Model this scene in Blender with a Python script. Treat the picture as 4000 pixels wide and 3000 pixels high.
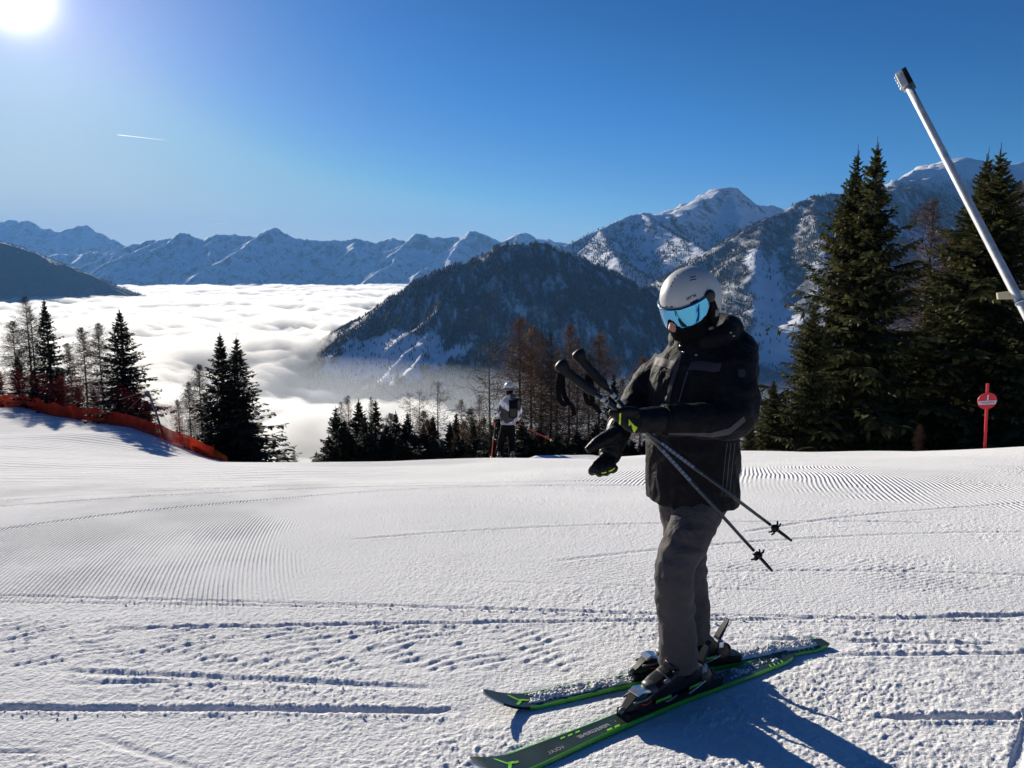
import bpy, bmesh, math, random
import numpy as np
from mathutils import Vector, Matrix
from mathutils.bvhtree import BVHTree

SC = bpy.context.scene
COL = SC.collection
for _o in list(bpy.data.objects):
    bpy.data.objects.remove(_o)

# ------------------------------------------------------------------ camera
CAMZ = 1.65
PITCH = math.radians(8.37)
FPX = 3004.0                       # focal length in pixels of a 4000 px wide picture
cam_data = bpy.data.cameras.new('camera')
cam_data.sensor_width = 36.0
cam_data.lens = 36.0 * FPX / 4000.0
cam_data.clip_start = 0.05
cam_data.clip_end = 120000.0
cam = bpy.data.objects.new('camera', cam_data)
cam.location = (0, 0, CAMZ)
cam.rotation_euler = (math.radians(90) - PITCH, 0, 0)
COL.objects.link(cam)
SC.camera = cam

# ------------------------------------------------------------------ sky and sun
SUN_AZ = math.radians(-31.3)       # left of the view direction
SUN_EL = math.radians(16.0)
SUN_DIR = Vector((math.sin(SUN_AZ) * math.cos(SUN_EL), math.cos(SUN_AZ) * math.cos(SUN_EL), math.sin(SUN_EL)))
world = bpy.data.worlds.new('World')
SC.world = world
world.use_nodes = True
_nt = world.node_tree
_nt.nodes.clear()
_out = _nt.nodes.new('ShaderNodeOutputWorld')
_bg = _nt.nodes.new('ShaderNodeBackground')
_sky = _nt.nodes.new('ShaderNodeTexSky')
_sky.sky_type = 'NISHITA'
_sky.sun_disc = False
_sky.sun_elevation = SUN_EL
_sky.sun_rotation = SUN_AZ
_sky.altitude = 2000
_sky.air_density = 1.0
_sky.dust_density = 0.6
_sky.ozone_density = 3.0
# tone response of the camera applied to the whole sky, one curve per colour (radiance / 16 -> display value)
EXPO = 0.66
_BGS = 0.10
_K = 1.0 / (_BGS * 2 ** EXPO)
_n16 = _nt.nodes.new('ShaderNodeVectorMath'); _n16.operation = 'SCALE'; _n16.inputs['Scale'].default_value = 1 / 16.0
_nt.links.new(_sky.outputs[0], _n16.inputs[0])
_cv = _nt.nodes.new('ShaderNodeRGBCurve')
for _i, _pts in enumerate((
        ((0, 0), (1.29, .006), (1.81, .022), (2.5, .048), (3.2, .098), (4.6, .21), (5.3, .30), (7.2, .42), (8.6, .49), (10.9, .53), (16, .54)),
        ((0, 0), (1.2, .035), (2.44, .098), (3.23, .160), (4.31, .250), (5.2, .325), (6.6, .48), (7.6, .59), (9.0, .64), (10.6, .68), (12.5, .69), (16, .69)),
        ((0, 0), (2.0, .13), (4.35, .330), (5.74, .485), (6.5, .61), (7.9, .73), (8.7, .80), (9.4, .81), (11, .79), (12.6, .76), (16, .75)))):
    _c = _cv.mapping.curves[_i]
    while len(_c.points) < len(_pts): _c.points.new(.5, .5)
    for _p, _q in zip(_c.points, _pts):
        _p.location = (_q[0] / 16.0, _q[1]); _p.handle_type = 'AUTO_CLAMPED'
_cv.mapping.update()
_nt.links.new(_n16.outputs[0], _cv.inputs['Color'])
_hsv = _nt.nodes.new('ShaderNodeVectorMath'); _hsv.operation = 'SCALE'; _hsv.inputs['Scale'].default_value = _K * 0.95
_nt.links.new(_cv.outputs[0], _hsv.inputs[0])
_bg.inputs['Strength'].default_value = _BGS
# the sun's aureole: a function of the angle from the sun only
_tc = _nt.nodes.new('ShaderNodeTexCoord')
_dot = _nt.nodes.new('ShaderNodeVectorMath'); _dot.operation = 'DOT_PRODUCT'
_dot.inputs[1].default_value = SUN_DIR
_nt.links.new(_tc.outputs['Generated'], _dot.inputs[0])
_acos = _nt.nodes.new('ShaderNodeMath'); _acos.operation = 'ARCCOSINE'; _acos.use_clamp = False
_nt.links.new(_dot.outputs['Value'], _acos.inputs[0])
def _aur(width, amp, col, power):
    d = _nt.nodes.new('ShaderNodeMath'); d.operation = 'DIVIDE'; d.inputs[1].default_value = math.radians(width)
    _nt.links.new(_acos.outputs[0], d.inputs[0])
    p = _nt.nodes.new('ShaderNodeMath'); p.operation = 'POWER'; p.inputs[1].default_value = power
    _nt.links.new(d.outputs[0], p.inputs[0])
    n = _nt.nodes.new('ShaderNodeMath'); n.operation = 'MULTIPLY'; n.inputs[1].default_value = -1.0
    _nt.links.new(p.outputs[0], n.inputs[0])
    e = _nt.nodes.new('ShaderNodeMath'); e.operation = 'EXPONENT'
    _nt.links.new(n.outputs[0], e.inputs[0])
    v = _nt.nodes.new('ShaderNodeVectorMath'); v.operation = 'SCALE'
    v.inputs[0].default_value = [c * amp for c in col]
    _nt.links.new(e.outputs[0], v.inputs['Scale'])
    return v.outputs[0]
def _vadd(a, b):
    v = _nt.nodes.new('ShaderNodeVectorMath'); v.operation = 'ADD'
    _nt.links.new(a, v.inputs[0]); _nt.links.new(b, v.inputs[1])
    return v.outputs[0]
_tot = _vadd(_hsv.outputs[0], _aur(1.55, 2.6 * _K, (1.0, 0.95, 0.93), 2.0))
_tot = _vadd(_tot, _aur(5.4, 0.46 * _K, (1.0, 0.76, 0.90), 1.0))
_tot = _vadd(_tot, _aur(14.0, 0.07 * _K, (0.95, 0.85, 0.92), 1.0))
_nt.links.new(_tot, _bg.inputs['Color'])
_nt.links.new(_bg.outputs[0], _out.inputs['Surface'])

_sl = bpy.data.lights.new('sun', 'SUN')
_sl.energy = 5.0
_sl.angle = math.radians(0.53)
_sl.color = (1.0, 0.92, 0.785)
sun = bpy.data.objects.new('sun', _sl)
sun.rotation_euler = (-SUN_DIR).to_track_quat('-Z', 'Y').to_euler()
sun.location = (-60, 100, 60)
COL.objects.link(sun)

SC.view_settings.view_transform = 'Standard'
SC.view_settings.look = 'None'
SC.view_settings.exposure = EXPO
SC.view_settings.gamma = 1.0
SC.view_settings.use_curve_mapping = False
SC.cycles.use_denoising = True
SC.cycles.adaptive_threshold = 0.02
SC.cycles.max_bounces = 5
SC.cycles.diffuse_bounces = 2
SC.cycles.glossy_bounces = 3
SC.cycles.transparent_max_bounces = 12
SC.cycles.volume_bounces = 1
SC.cycles.caustics_reflective = False
SC.cycles.caustics_refractive = False

# ------------------------------------------------------------------ helpers
RNG = np.random.default_rng(7)
random.seed(7)

def pix(X, Y, d):
    """World point seen at photograph pixel (X, Y), at forward distance d."""
    u = (X - 2000.0) / FPX
    v = (1500.0 - Y) / FPX
    cp, sp = math.cos(PITCH), math.sin(PITCH)
    fy = cp + v * sp
    fz = v * cp - sp
    k = d / fy
    return Vector((u * k, d, CAMZ + fz * k))

def proj(p):
    cp, sp = math.cos(PITCH), math.sin(PITCH)
    y, z = p[1], p[2] - CAMZ
    dep = y * cp - z * sp
    up = y * sp + z * cp
    return (2000 + FPX * p[0] / dep, 1500 - FPX * up / dep)

_perm = np.random.default_rng(11).permutation(4096)
_ga = np.random.default_rng(12).uniform(0, 2 * np.pi, 4096)
_gx, _gy = np.cos(_ga), np.sin(_ga)
def perlin(x, y, seed=0):
    x = np.asarray(x, float) + seed * 37.7
    y = np.asarray(y, float) + seed * 91.3
    xi = np.floor(x).astype(np.int64); yi = np.floor(y).astype(np.int64)
    xf = x - xi; yf = y - yi
    u = xf * xf * xf * (xf * (xf * 6 - 15) + 10)
    v = yf * yf * yf * (yf * (yf * 6 - 15) + 10)
    def g(ix, iy, dx, dy):
        h = _perm[(_perm[ix & 4095] + iy) & 4095]
        return _gx[h] * dx + _gy[h] * dy
    a = g(xi, yi, xf, yf); b = g(xi + 1, yi, xf - 1, yf)
    c = g(xi, yi + 1, xf, yf - 1); d = g(xi + 1, yi + 1, xf - 1, yf - 1)
    return (a + u * (b - a) + v * ((c + u * (d - c)) - (a + u * (b - a)))) * 1.5
def fbm(x, y, oct=4, seed=0, gain=0.5, lac=2.03):
    s = 0; a = 1.0; t = 0
    for i in range(oct):
        s = s + a * perlin(x, y, seed + i * 3)
        t += a; a *= gain; x = np.asarray(x) * lac; y = np.asarray(y) * lac
    return s / t
def ridged(x, y, oct=4, seed=0, gain=0.5):
    s = 0; a = 1.0; t = 0
    for i in range(oct):
        s = s + a * (1 - 2 * np.abs(perlin(x, y, seed + i * 3)))
        t += a; a *= gain; x = np.asarray(x) * 2.07; y = np.asarray(y) * 2.07
    return s / t
def sstep(a, b, x):
    t = np.clip((np.asarray(x, float) - a) / (b - a), 0, 1)
    return t * t * (3 - 2 * t)

def tag(o, label=None, cat=None, group=None, kind=None):
    if label: o['label'] = label
    if cat: o['category'] = cat
    if group: o['group'] = group
    if kind: o['kind'] = kind
    return o
def empty(name, loc=(0, 0, 0), label=None, cat=None, group=None):
    o = bpy.data.objects.new(name, None)
    o.location = loc
    o.empty_display_size = 0.2
    COL.objects.link(o)
    return tag(o, label, cat, group)
def link(name, me, mat=None, parent=None, smooth=False):
    o = bpy.data.objects.new(name, me)
    COL.objects.link(o)
    if mat is not None:
        me.materials.clear(); me.materials.append(mat)
    if parent is not None:
        o.parent = parent
        if parent.type == 'EMPTY' and parent.parent is None:
            o.matrix_parent_inverse = Matrix.Translation(-Vector(parent.location))
        else:
            root = parent
            while root.parent is not None:
                root = root.parent
            if root.type == 'EMPTY':
                pass
    if smooth:
        me.polygons.foreach_set('use_smooth', np.ones(len(me.polygons), bool))
    return o
def np_mesh(name, v, f):
    """Fast mesh from an (n,3) vertex array and an (m,3|4) face array."""
    v = np.ascontiguousarray(v, dtype=np.float32); f = np.ascontiguousarray(f, dtype=np.int32)
    me = bpy.data.meshes.new(name)
    me.vertices.add(len(v)); me.vertices.foreach_set('co', v.ravel())
    k = f.shape[1]
    me.loops.add(f.size); me.loops.foreach_set('vertex_index', f.ravel())
    me.polygons.add(len(f))
    me.polygons.foreach_set('loop_start', np.arange(0, f.size, k, dtype=np.int32))
    me.polygons.foreach_set('loop_total', np.full(len(f), k, dtype=np.int32))
    me.update(calc_edges=True)
    me.validate()
    return me
def grid_faces(nr, nc):
    i = np.arange(nr - 1)[:, None] * nc + np.arange(nc - 1)[None, :]
    return np.stack([i, i + 1, i + nc + 1, i + nc], -1).reshape(-1, 4)

# materials -----------------------------------------------------------------
def new_mat(name):
    m = bpy.data.materials.new(name)
    m.use_nodes = True
    nt = m.node_tree
    return m, nt, nt.nodes['Principled BSDF']
def pmat(name, col, rough=0.6, metal=0.0, spec=0.4, noise=0.0, nscale=20.0, bump=0.0, bscale=60.0, coat=0.0, sheen=0.0, wrinkle=0.0, wscale=6.0):
    """Principled material with procedural colour variation and fine relief."""
    m, nt, b = new_mat(name)
    b.inputs['Base Color'].default_value = (*col, 1)
    b.inputs['Roughness'].default_value = rough
    b.inputs['Metallic'].default_value = metal
    b.inputs['Specular IOR Level'].default_value = spec
    b.inputs['Coat Weight'].default_value = coat
    b.inputs['Coat Roughness'].default_value = 0.08
    if sheen: b.inputs['Sheen Weight'].default_value = sheen
    tc = nt.nodes.new('ShaderNodeTexCoord')
    if noise > 0:
        n = nt.nodes.new('ShaderNodeTexNoise'); n.inputs['Scale'].default_value = nscale; n.inputs['Detail'].default_value = 5
        nt.links.new(tc.outputs['Object'], n.inputs['Vector'])
        r = nt.nodes.new('ShaderNodeMapRange'); r.inputs[1].default_value = 0.3; r.inputs[2].default_value = 0.7
        r.inputs[3].default_value = 1 - noise; r.inputs[4].default_value = 1 + noise
        nt.links.new(n.outputs['Fac'], r.inputs[0])
        s = nt.nodes.new('ShaderNodeVectorMath'); s.operation = 'SCALE'; s.inputs[0].default_value = col
        nt.links.new(r.outputs[0], s.inputs['Scale'])
        nt.links.new(s.outputs[0], b.inputs['Base Color'])
    last = None
    for amt, scl, dist in ((wrinkle, wscale, 0.03), (bump, bscale, 0.002)):
        if amt > 0:
            n = nt.nodes.new('ShaderNodeTexNoise'); n.inputs['Scale'].default_value = scl; n.inputs['Detail'].default_value = 4
            n.inputs['Distortion'].default_value = 0.6 if dist > 0.01 else 0
            nt.links.new(tc.outputs['Object'], n.inputs['Vector'])
            bp = nt.nodes.new('ShaderNodeBump'); bp.inputs['Strength'].default_value = amt; bp.inputs['Distance'].default_value = dist
            nt.links.new(n.outputs['Fac'], bp.inputs['Height'])
            if last: nt.links.new(last.outputs[0], bp.inputs['Normal'])
            last = bp
    if last: nt.links.new(last.outputs[0], b.inputs['Normal'])
    return m
class NB:
    """Tiny node-building helper."""
    def __init__(s, nt): s.nt = nt
    def n(s, t, **kw):
        nd = s.nt.nodes.new(t)
        for k, v in kw.items(): setattr(nd, k, v)
        return nd
    def l(s, a, b): s.nt.links.new(a, b)
    def math(s, op, a, b=None, clamp=False):
        nd = s.n('ShaderNodeMath', operation=op, use_clamp=clamp)
        for i, q in enumerate((a, b)):
            if q is None: continue
            if hasattr(q, 'is_linked') or hasattr(q, 'links'): s.l(q, nd.inputs[i])
            else: nd.inputs[i].default_value = q
        return nd.outputs[0]
    def rng(s, v, a, b, c=0.0, d=1.0, smooth=False):
        nd = s.n('ShaderNodeMapRange'); nd.interpolation_type = 'SMOOTHSTEP' if smooth else 'LINEAR'
        s.l(v, nd.inputs[0])
        for i, q in enumerate((a, b, c, d)): nd.inputs[i + 1].default_value = q
        return nd.outputs[0]
    def noise(s, vec, scale, detail=4, rough=0.5):
        nd = s.n('ShaderNodeTexNoise'); nd.inputs['Scale'].default_value = scale; nd.inputs['Detail'].default_value = detail
        nd.inputs['Roughness'].default_value = rough
        s.l(vec, nd.inputs['Vector']); return nd.outputs['Fac']
    def mixc(s, f, a, b):
        nd = s.n('ShaderNodeMix', data_type='RGBA')
        if hasattr(f, 'links'): s.l(f, nd.inputs[0])
        else: nd.inputs[0].default_value = f
        for i, q in ((6, a), (7, b)):
            if hasattr(q, 'links'): s.l(q, nd.inputs[i])
            else: nd.inputs[i].default_value = (*q, 1)
        return nd.outputs[2]
# ================================================================== the snow slope
_yy = np.arange(-60, 900, 0.05)
def _prof(ks):
    s = np.interp(_yy, [k[0] for k in ks], [k[1] for k in ks])
    s = np.convolve(np.pad(s, 10, mode='edge'), np.ones(21) / 21, 'valid')
    z = np.cumsum(s) * 0.05
    return z - np.interp(0, _yy, z)
_PC = _prof([(-60, -.05), (1, -.06), (4, -.088), (8, -.165), (14, -.215), (19, -.25), (22, -.30), (28, -.42), (60, -.5), (300, -.5), (900, -.4)])
_PL = _prof([(-60, -.05), (1, -.06), (4, -.088), (8, -.165), (14, -.21), (20, -.20), (30, -.145), (40, -.105), (60, -.08), (90, -.08), (120, -.4), (900, -.4)])
def ground(x, y):
    """Height of the slope without its small relief."""
    x = np.asarray(x, float); y = np.asarray(y, float)
    c = np.interp(y, _yy, _PC) + 0.03 * np.clip(x, -12, 30) * sstep(5, 22, y)
    l = np.interp(y, _yy, _PL) + 0.01 * np.clip(-x - 10, 0, 30)
    w = sstep(3.0, 17.0, -x - 0.05 * (y - 20))
    # behind the line of the safety net the bank drops away
    s = (x + 10.2) * .69 + (y - 27.6) * .72
    l = l - .42 * (np.sqrt(np.maximum(s, 0) ** 2 + 1.0) - 1.0)
    z = c * (1 - w) + l * w
    z = z + 0.15 * fbm(x / 6.0, y / 6.0, 2, 5) * sstep(4.5, 11, y) * (1 - sstep(40, 80, y))
    z = z + 1.2 * fbm(x / 25.0, y / 25.0, 3, 9) * sstep(28, 60, y)
    return z
def gz(x, y): return float(ground(np.array([x]), np.array([y]))[0])

CORD_C = (9.5, 8.6); CORD_R = 11.55; CORD_P = 0.029    # arcs the groomer left, pitch of its combs
def cord_masks(x, y):
    q = np.hypot(x - CORD_C[0], y - CORD_C[1])
    edge = CORD_R + 0.25 * perlin(x * .9, y * .9, 3)
    left = sstep(edge, edge + .12, q) * sstep(4.05, 4.25, y + 0.07 * x + .06 * perlin(x * 3, y * 3, 4)) * (1 - sstep(15, 18, y))
    return q, left
def micro(x, y):
    """Small relief of the foreground snow in metres: combs, ski grooves, tread marks, crumbs."""
    q, left = cord_masks(x, y)
    fade = 1 - sstep(8.5, 12.0, y)
    wear = sstep(-.35, .25, fbm(x * .7, y * .7, 3, 21))
    h = 0 * x
    # the older second comb lane crossing in the middle distance on the right
    q2 = x * 0.35 + y * 0.94 + .15 * np.sin(x * .5)
    lane2 = sstep(4.75, 4.9, y + .1 * x) * (1 - sstep(5.3, 5.7, y + .1 * x)) * sstep(-1.3, -.4, x) * (1 - sstep(3.0, 5.0, x))
    h += lane2 * 0.003 * np.sin(2 * np.pi * q2 / 0.034) * sstep(-.25, .3, fbm(x * 1.3, y * 1.3, 2, 23))
    # ripples along the right-hand fall line
    near = 1 - sstep(3.75, 4.55, y + .06 * x + .12 * perlin(x * 1.1, y * 1.1, 31))
    rough = near + (1 - near) * (0.26 + 0.55 * sstep(-.15, .35, fbm(x * .8, y * .8, 2, 33)) * sstep(-1.3, .3, x)) * (1 - left * .85)
    ca, sa = math.cos(-.5), math.sin(-.5)
    xr, yr = x * ca - y * sa, x * sa + y * ca
    calm = sstep(-.45, .3, fbm(x * .9 + 3, y * 1.4, 3, 35))
    crumb = np.maximum(perlin(xr * 17, yr * 30, 41), -.2) * .55 + np.maximum(perlin(xr * 36, yr * 58, 42), -.12) * .6 + perlin(x * 75, y * 95, 43) * .32
    h += rough * crumb * 0.0105 * (.4 + .6 * calm)
    h += rough * 0.006 * fbm(x * 3.0, y * 4.0, 3, 44)
    # tread of a tracked groomer: slanting bars in bands
    def tread(y0, y1, ang, pitch, xa, xb, amp, seed):
        yb = y + .03 * x
        m = sstep(y0, y0 + .06, yb) * (1 - sstep(y1 - .06, y1, yb)) * sstep(xa, xa + .5, x) * (1 - sstep(xb - .5, xb, x))
        t = (x * math.cos(ang) + y * math.sin(ang)) / pitch + .8 * perlin(x * 2.2, y * 2.2, seed) + .35 * perlin(x * 7, y * 7, seed + 3)
        s = np.sin(2 * np.pi * t)
        brk = sstep(-.35, .15, perlin(x * 5, y * 7, seed + 1))
        return m * amp * (s * (.6 + .7 * perlin(x * 16, y * 22, seed + 5))) * brk
    h += tread(3.38, 4.02, -1.05, .070, -6, .6, .0066, 51)
    h += tread(3.28, 3.62, .62, .11, 1.15, 6, .0085, 53)
    h += tread(3.66, 4.0, .62, .11, 1.05, 6, .0085, 54)
    h += tread(3.02, 3.24, .75, .12, 1.5, 6, .0075, 57)
    # ski grooves (straight cuts with a thrown-up lip), each: point, direction, half width, depth, extent
    for (px, py, dx, dy, hw, dep, a, b) in (
            (-1.3, 3.05, 1, -.012, .026, .021, -4, 1.15), (0.3, 4.06, 1, .035, .020, .017, -2.6, 4.5),
            (0.3, 4.22, 1, -.06, .014, .010, -6, 2.6), (1.9, 2.98, 1, .0, .024, .022, -.45, 4), (-1.55, 3.36, 1, -.10, .030, .012, -.7, 1.3),
            (2.0, 2.78, .62, .78, .022, .012, -.35, .5), (2.6, 4.15, 1, .05, .022, .020, -.3, 3), (-.8, 4.32, 1, -.085, .018, .012, -4, 2.2),
            (-1.75, 3.30, 1, .07, .020, .010, -.35, .6), (-2.2, 2.72, 1, -.02, .016, .009, -2, .6), (2.3, 3.62, 1, .03, .018, .012, -.9, 4),
            (1.5, 3.80, 1, -.06, .022, .013, -.3, 1.1), (-1.3, 2.66, .9, -.4, .02, .008, -.5, .5), (.2, 4.75, 1, -.1, .015, .007, -.6, 1.6),
            (2.3, 6.0, 1, .25, .035, .009, -2.2, 2.5), (.9, 6.6, 1, .18, .035, .010, -2.4, 3.0), (-3.2, 7.5, 1, .9, .04, .012, -2.5, 4.0), (-2.5, 9.0, 1, .35, .05, .014, -4, 4.5), (2.8, 5.0, 1, -.08, .025, .009, -1.6, 2.0),
            (-2.6, 9.6, 1, .30, .05, .013, -4, 4.5), (3.2, 7.0, 1, .5, .035, .010, -1.5, 2.5)):
        L = math.hypot(dx, dy); dx /= L; dy /= L
        s = (x - px) * dx + (y - py) * dy
        d = -(x - px) * dy + (y - py) * dx + .006 * perlin(s * 2.5, s * 0 + px * 9, 61) + (.05 * s * s if py > 4.9 else .004 * s * s)
        m = sstep(a, a + .25, s) * (1 - sstep(b - .25, b, s))
        dep = dep * .62; hw = hw * .95
        cut = -dep * (1 - sstep(hw * .6, hw, np.abs(d)))
        lip = dep * .62 * np.exp(-((np.abs(d) - hw * 1.7) / (hw * .8)) ** 2) * (.45 + .7 * perlin(s * 9, d * 30, 63) + .8 * perlin(s * 70, d * 70, 64))
        keep = 1 - m * (1 - sstep(hw * .8, hw * 1.4, np.abs(d)))
        h = h * keep + m * (cut + np.maximum(lip, 0))
    # a low bank left by the groomer at the brow, its near side in shade
    h = h + .07 * np.exp(-((y - 17.2 + .10 * x) / .17) ** 2) * sstep(.35, .6, x) * (1 - sstep(1.7, 2.3, x))
    # snow pressed flat under the skis, smoothed by the boots between them
    for (ax, ay, bx, by) in ((1.38, 3.59, -.152, 2.50), (1.615, 3.73, -.125, 3.02)):
        dx, dy = bx - ax, by - ay; L2 = dx * dx + dy * dy
        t = np.clip(((x - ax) * dx + (y - ay) * dy) / L2, -.03, 1.0)
        d = np.hypot(x - ax - t * dx, y - ay - t * dy)
        k = sstep(.06, .13, d)
        h = h * k - .004 * (1 - k)
    return h

class Snow: pass
def build_snow():
    nr, nc = 650, 1010
    d0, d1 = 1.9, 31.0
    # rows get farther apart with distance
    t = np.linspace(0, 1, nr)
    dd = d0 * (d1 / d0) ** (t ** 1.12)
    ang = np.tan(np.linspace(-math.radians(41), math.radians(41), nc))
    Yg = np.repeat(dd[:, None], nc, 1)
    Xg = dd[:, None] * ang[None, :]
    Zg = ground(Xg, Yg) + micro(Xg, Yg)
    v = np.stack([Xg, Yg, Zg], -1).reshape(-1, 3)
    me = np_mesh('snow_slope', v, grid_faces(nr, nc))
    return me, (dd, ang, Zg)

def snow_material():
    m, nt, b = new_mat('snow')
    N = NB(nt)
    geo = N.n('ShaderNodeNewGeometry')
    sep = N.n('ShaderNodeSeparateXYZ'); N.l(geo.outputs['Position'], sep.inputs[0])
    x, y = sep.outputs[0], sep.outputs[1]
    pos = geo.outputs['Position']
    big = N.noise(pos, 0.8, 4)
    fine = N.noise(pos, 48.0, 4, .62)
    grain = N.noise(pos, 260.0, 2)
    # combs too fine for the mesh, farther out
    dx = N.math('SUBTRACT', x, CORD_C[0]); dy = N.math('SUBTRACT', y, CORD_C[1])
    q = N.math('SQRT', N.math('ADD', N.math('MULTIPLY', dx, dx), N.math('MULTIPLY', dy, dy)))
    s1 = N.math('SINE', N.math('MULTIPLY', q, 2 * math.pi / CORD_P))
    mid = N.noise(pos, 0.55, 3)
    m1 = N.math('MULTIPLY', N.rng(N.math('ADD', q, N.math('MULTIPLY', N.math('SUBTRACT', N.noise(pos, 1.3, 4), .5), .9)), CORD_R - .05, CORD_R + .40), N.math('MULTIPLY', N.rng(N.math('ADD', y, N.math('MULTIPLY', x, .07)), 4.05, 4.3), N.rng(y, 17.0, 9.0)))
    m1 = N.math('MULTIPLY', m1, N.rng(N.noise(pos, 1.1, 4, .6), .36, .58, .2, 1.0))
    # the far lane on the right: combs running up to the left
    q2 = N.math('ADD', N.math('SUBTRACT', N.math('MULTIPLY', x, 0.95), N.math('MULTIPLY', y, 0.30)), N.math('MULTIPLY', N.noise(pos, .45, 2), .16))
    s2 = N.math('SINE', N.math('MULTIPLY', q2, 2 * math.pi / 0.056))
    e2 = N.math('ADD', y, N.math('MULTIPLY', x, .66))
    m2 = N.math('MULTIPLY', N.math('MULTIPLY', N.rng(e2, 10.5, 10.9), N.rng(y, 12.6, 11.9)), N.rng(x, .2, .8))
    m2 = N.math('MULTIPLY', m2, N.rng(N.noise(pos, .8, 3), .40, .56, .10, 1.0))
    # lanes left of the centre near the brow
    q3 = N.math('ADD', N.math('MULTIPLY', x, .93), N.math('MULTIPLY', y, -.22))
    s3 = N.math('SINE', N.math('MULTIPLY', q3, 2 * math.pi / 0.085))
    m3 = N.math('MULTIPLY', N.math('MULTIPLY', N.rng(y, 14.5, 15.5), N.rng(y, 22, 20.5)), N.math('MULTIPLY', N.rng(x, -5.5, -3.5), N.rng(x, .5, -1.0)))
    cord = N.math('ADD', N.math('ADD', N.math('MULTIPLY', s1, m1), N.math('MULTIPLY', N.math('MULTIPLY', s2, m2), 1.5)), N.math('MULTIPLY', N.math('MULTIPLY', s3, m3), 3.5))
    # long faint ski tracks across the left bank
    w = N.n('ShaderNodeTexWave'); w.wave_type = 'BANDS'; w.bands_direction = 'Y'
    w.inputs['Scale'].default_value = .55; w.inputs['Distortion'].default_value = 3.5; w.inputs['Detail'].default_value = 3; w.inputs['Detail Scale'].default_value = .6
    N.l(pos, w.inputs['Vector'])
    trk = N.math('MULTIPLY', N.math('POWER', w.outputs['Fac'], 6.0), N.math('MULTIPLY', N.rng(y, 9, 13), N.rng(x, -1, -4)))
    bp = N.n('ShaderNodeBump'); bp.inputs['Strength'].default_value = 1.0; bp.inputs['Distance'].default_value = 0.0052
    N.l(cord, bp.inputs['Height'])
    bp2 = N.n('ShaderNodeBump'); bp2.inputs['Strength'].default_value = 1.0; bp2.inputs['Distance'].default_value = 0.012
    N.l(N.math('MULTIPLY', fine, N.rng(y, 20, 5, .35, 1)), bp2.inputs['Height']); N.l(bp.outputs[0], bp2.inputs['Normal'])
    bp3 = N.n('ShaderNodeBump'); bp3.inputs['Strength'].default_value = .55; bp3.inputs['Distance'].default_value = 0.002
    N.l(grain, bp3.inputs['Height']); N.l(bp2.outputs[0], bp3.inputs['Normal'])
    bp4 = N.n('ShaderNodeBump'); bp4.inputs['Strength'].default_value = .9; bp4.inputs['Distance'].default_value = 0.035
    N.l(trk, bp4.inputs['Height']); N.l(bp3.outputs[0], bp4.inputs['Normal'])
    N.l(bp4.outputs[0], b.inputs['Normal'])
    c = N.mixc(N.rng(big, .3, .7), (.83, .83, .82), (.89, .885, .875))
    N.l(c, b.inputs['Base Color'])
    b.inputs['Roughness'].default_value = .75
    b.inputs['Specular IOR Level'].default_value = 0.0
    return m
M_SNOW = snow_material()
_snow_me, _snow_grid = build_snow()
_so = link('snow_slope', _snow_me, M_SNOW, smooth=True)
tag(_so, 'groomed white ski slope with comb marks and ski grooves', kind='structure')

def build_far_slope():
    nr, nc = 150, 190
    yy = np.concatenate([30.6 + np.linspace(0, 1, nr) ** 2 * 870])
    ang = np.tan(np.linspace(-math.radians(52), math.radians(52), nc))
    Yg = np.repeat(yy[:, None], nc, 1); Xg = yy[:, None] * ang[None]
    Zg = ground(Xg, Yg)
    Zg[0] -= .03
    v = np.stack([Xg, Yg, Zg], -1).reshape(-1, 3)
    o = link('snow_hillside', np_mesh('snow_hillside', v, grid_faces(nr, nc)), M_SNOW, smooth=True)
    tag(o, 'snowy hillside dropping away below the brow of the slope', kind='structure')
    # ground under and behind the viewpoint, and to both sides
    xs = np.linspace(-60, 60, 120); ys = np.linspace(-60, 2.0, 80)
    Yg, Xg = np.meshgrid(ys, xs, indexing='ij')
    Zg = ground(Xg, Yg) - .012
    o = link('snow_behind', np_mesh('snow_behind', np.stack([Xg, Yg, Zg], -1).reshape(-1, 3), grid_faces(80, 120)), M_SNOW, smooth=True)
    tag(o, 'snow around and behind the viewpoint', kind='structure')
    for sgn in (-1, 1):
        ys = np.linspace(1.9, 31, 90); ts = np.linspace(0, 1, 60)
        e0 = ys * math.tan(math.radians(40.8))
        Xg = sgn * (e0[:, None] + ts[None, :] ** 1.5 * (80 - e0[:, None]))
        Yg = np.repeat(ys[:, None], 60, 1)
        Zg = ground(Xg, Yg) - .008
        f = grid_faces(90, 60)
        o = link('snow_flank', np_mesh('snow_flank', np.stack([Xg, Yg, Zg], -1).reshape(-1, 3), f if sgn > 0 else f[:, ::-1]), M_SNOW, smooth=True)
        tag(o, 'snow beside the groomed slope', kind='structure')
build_far_slope()

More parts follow.
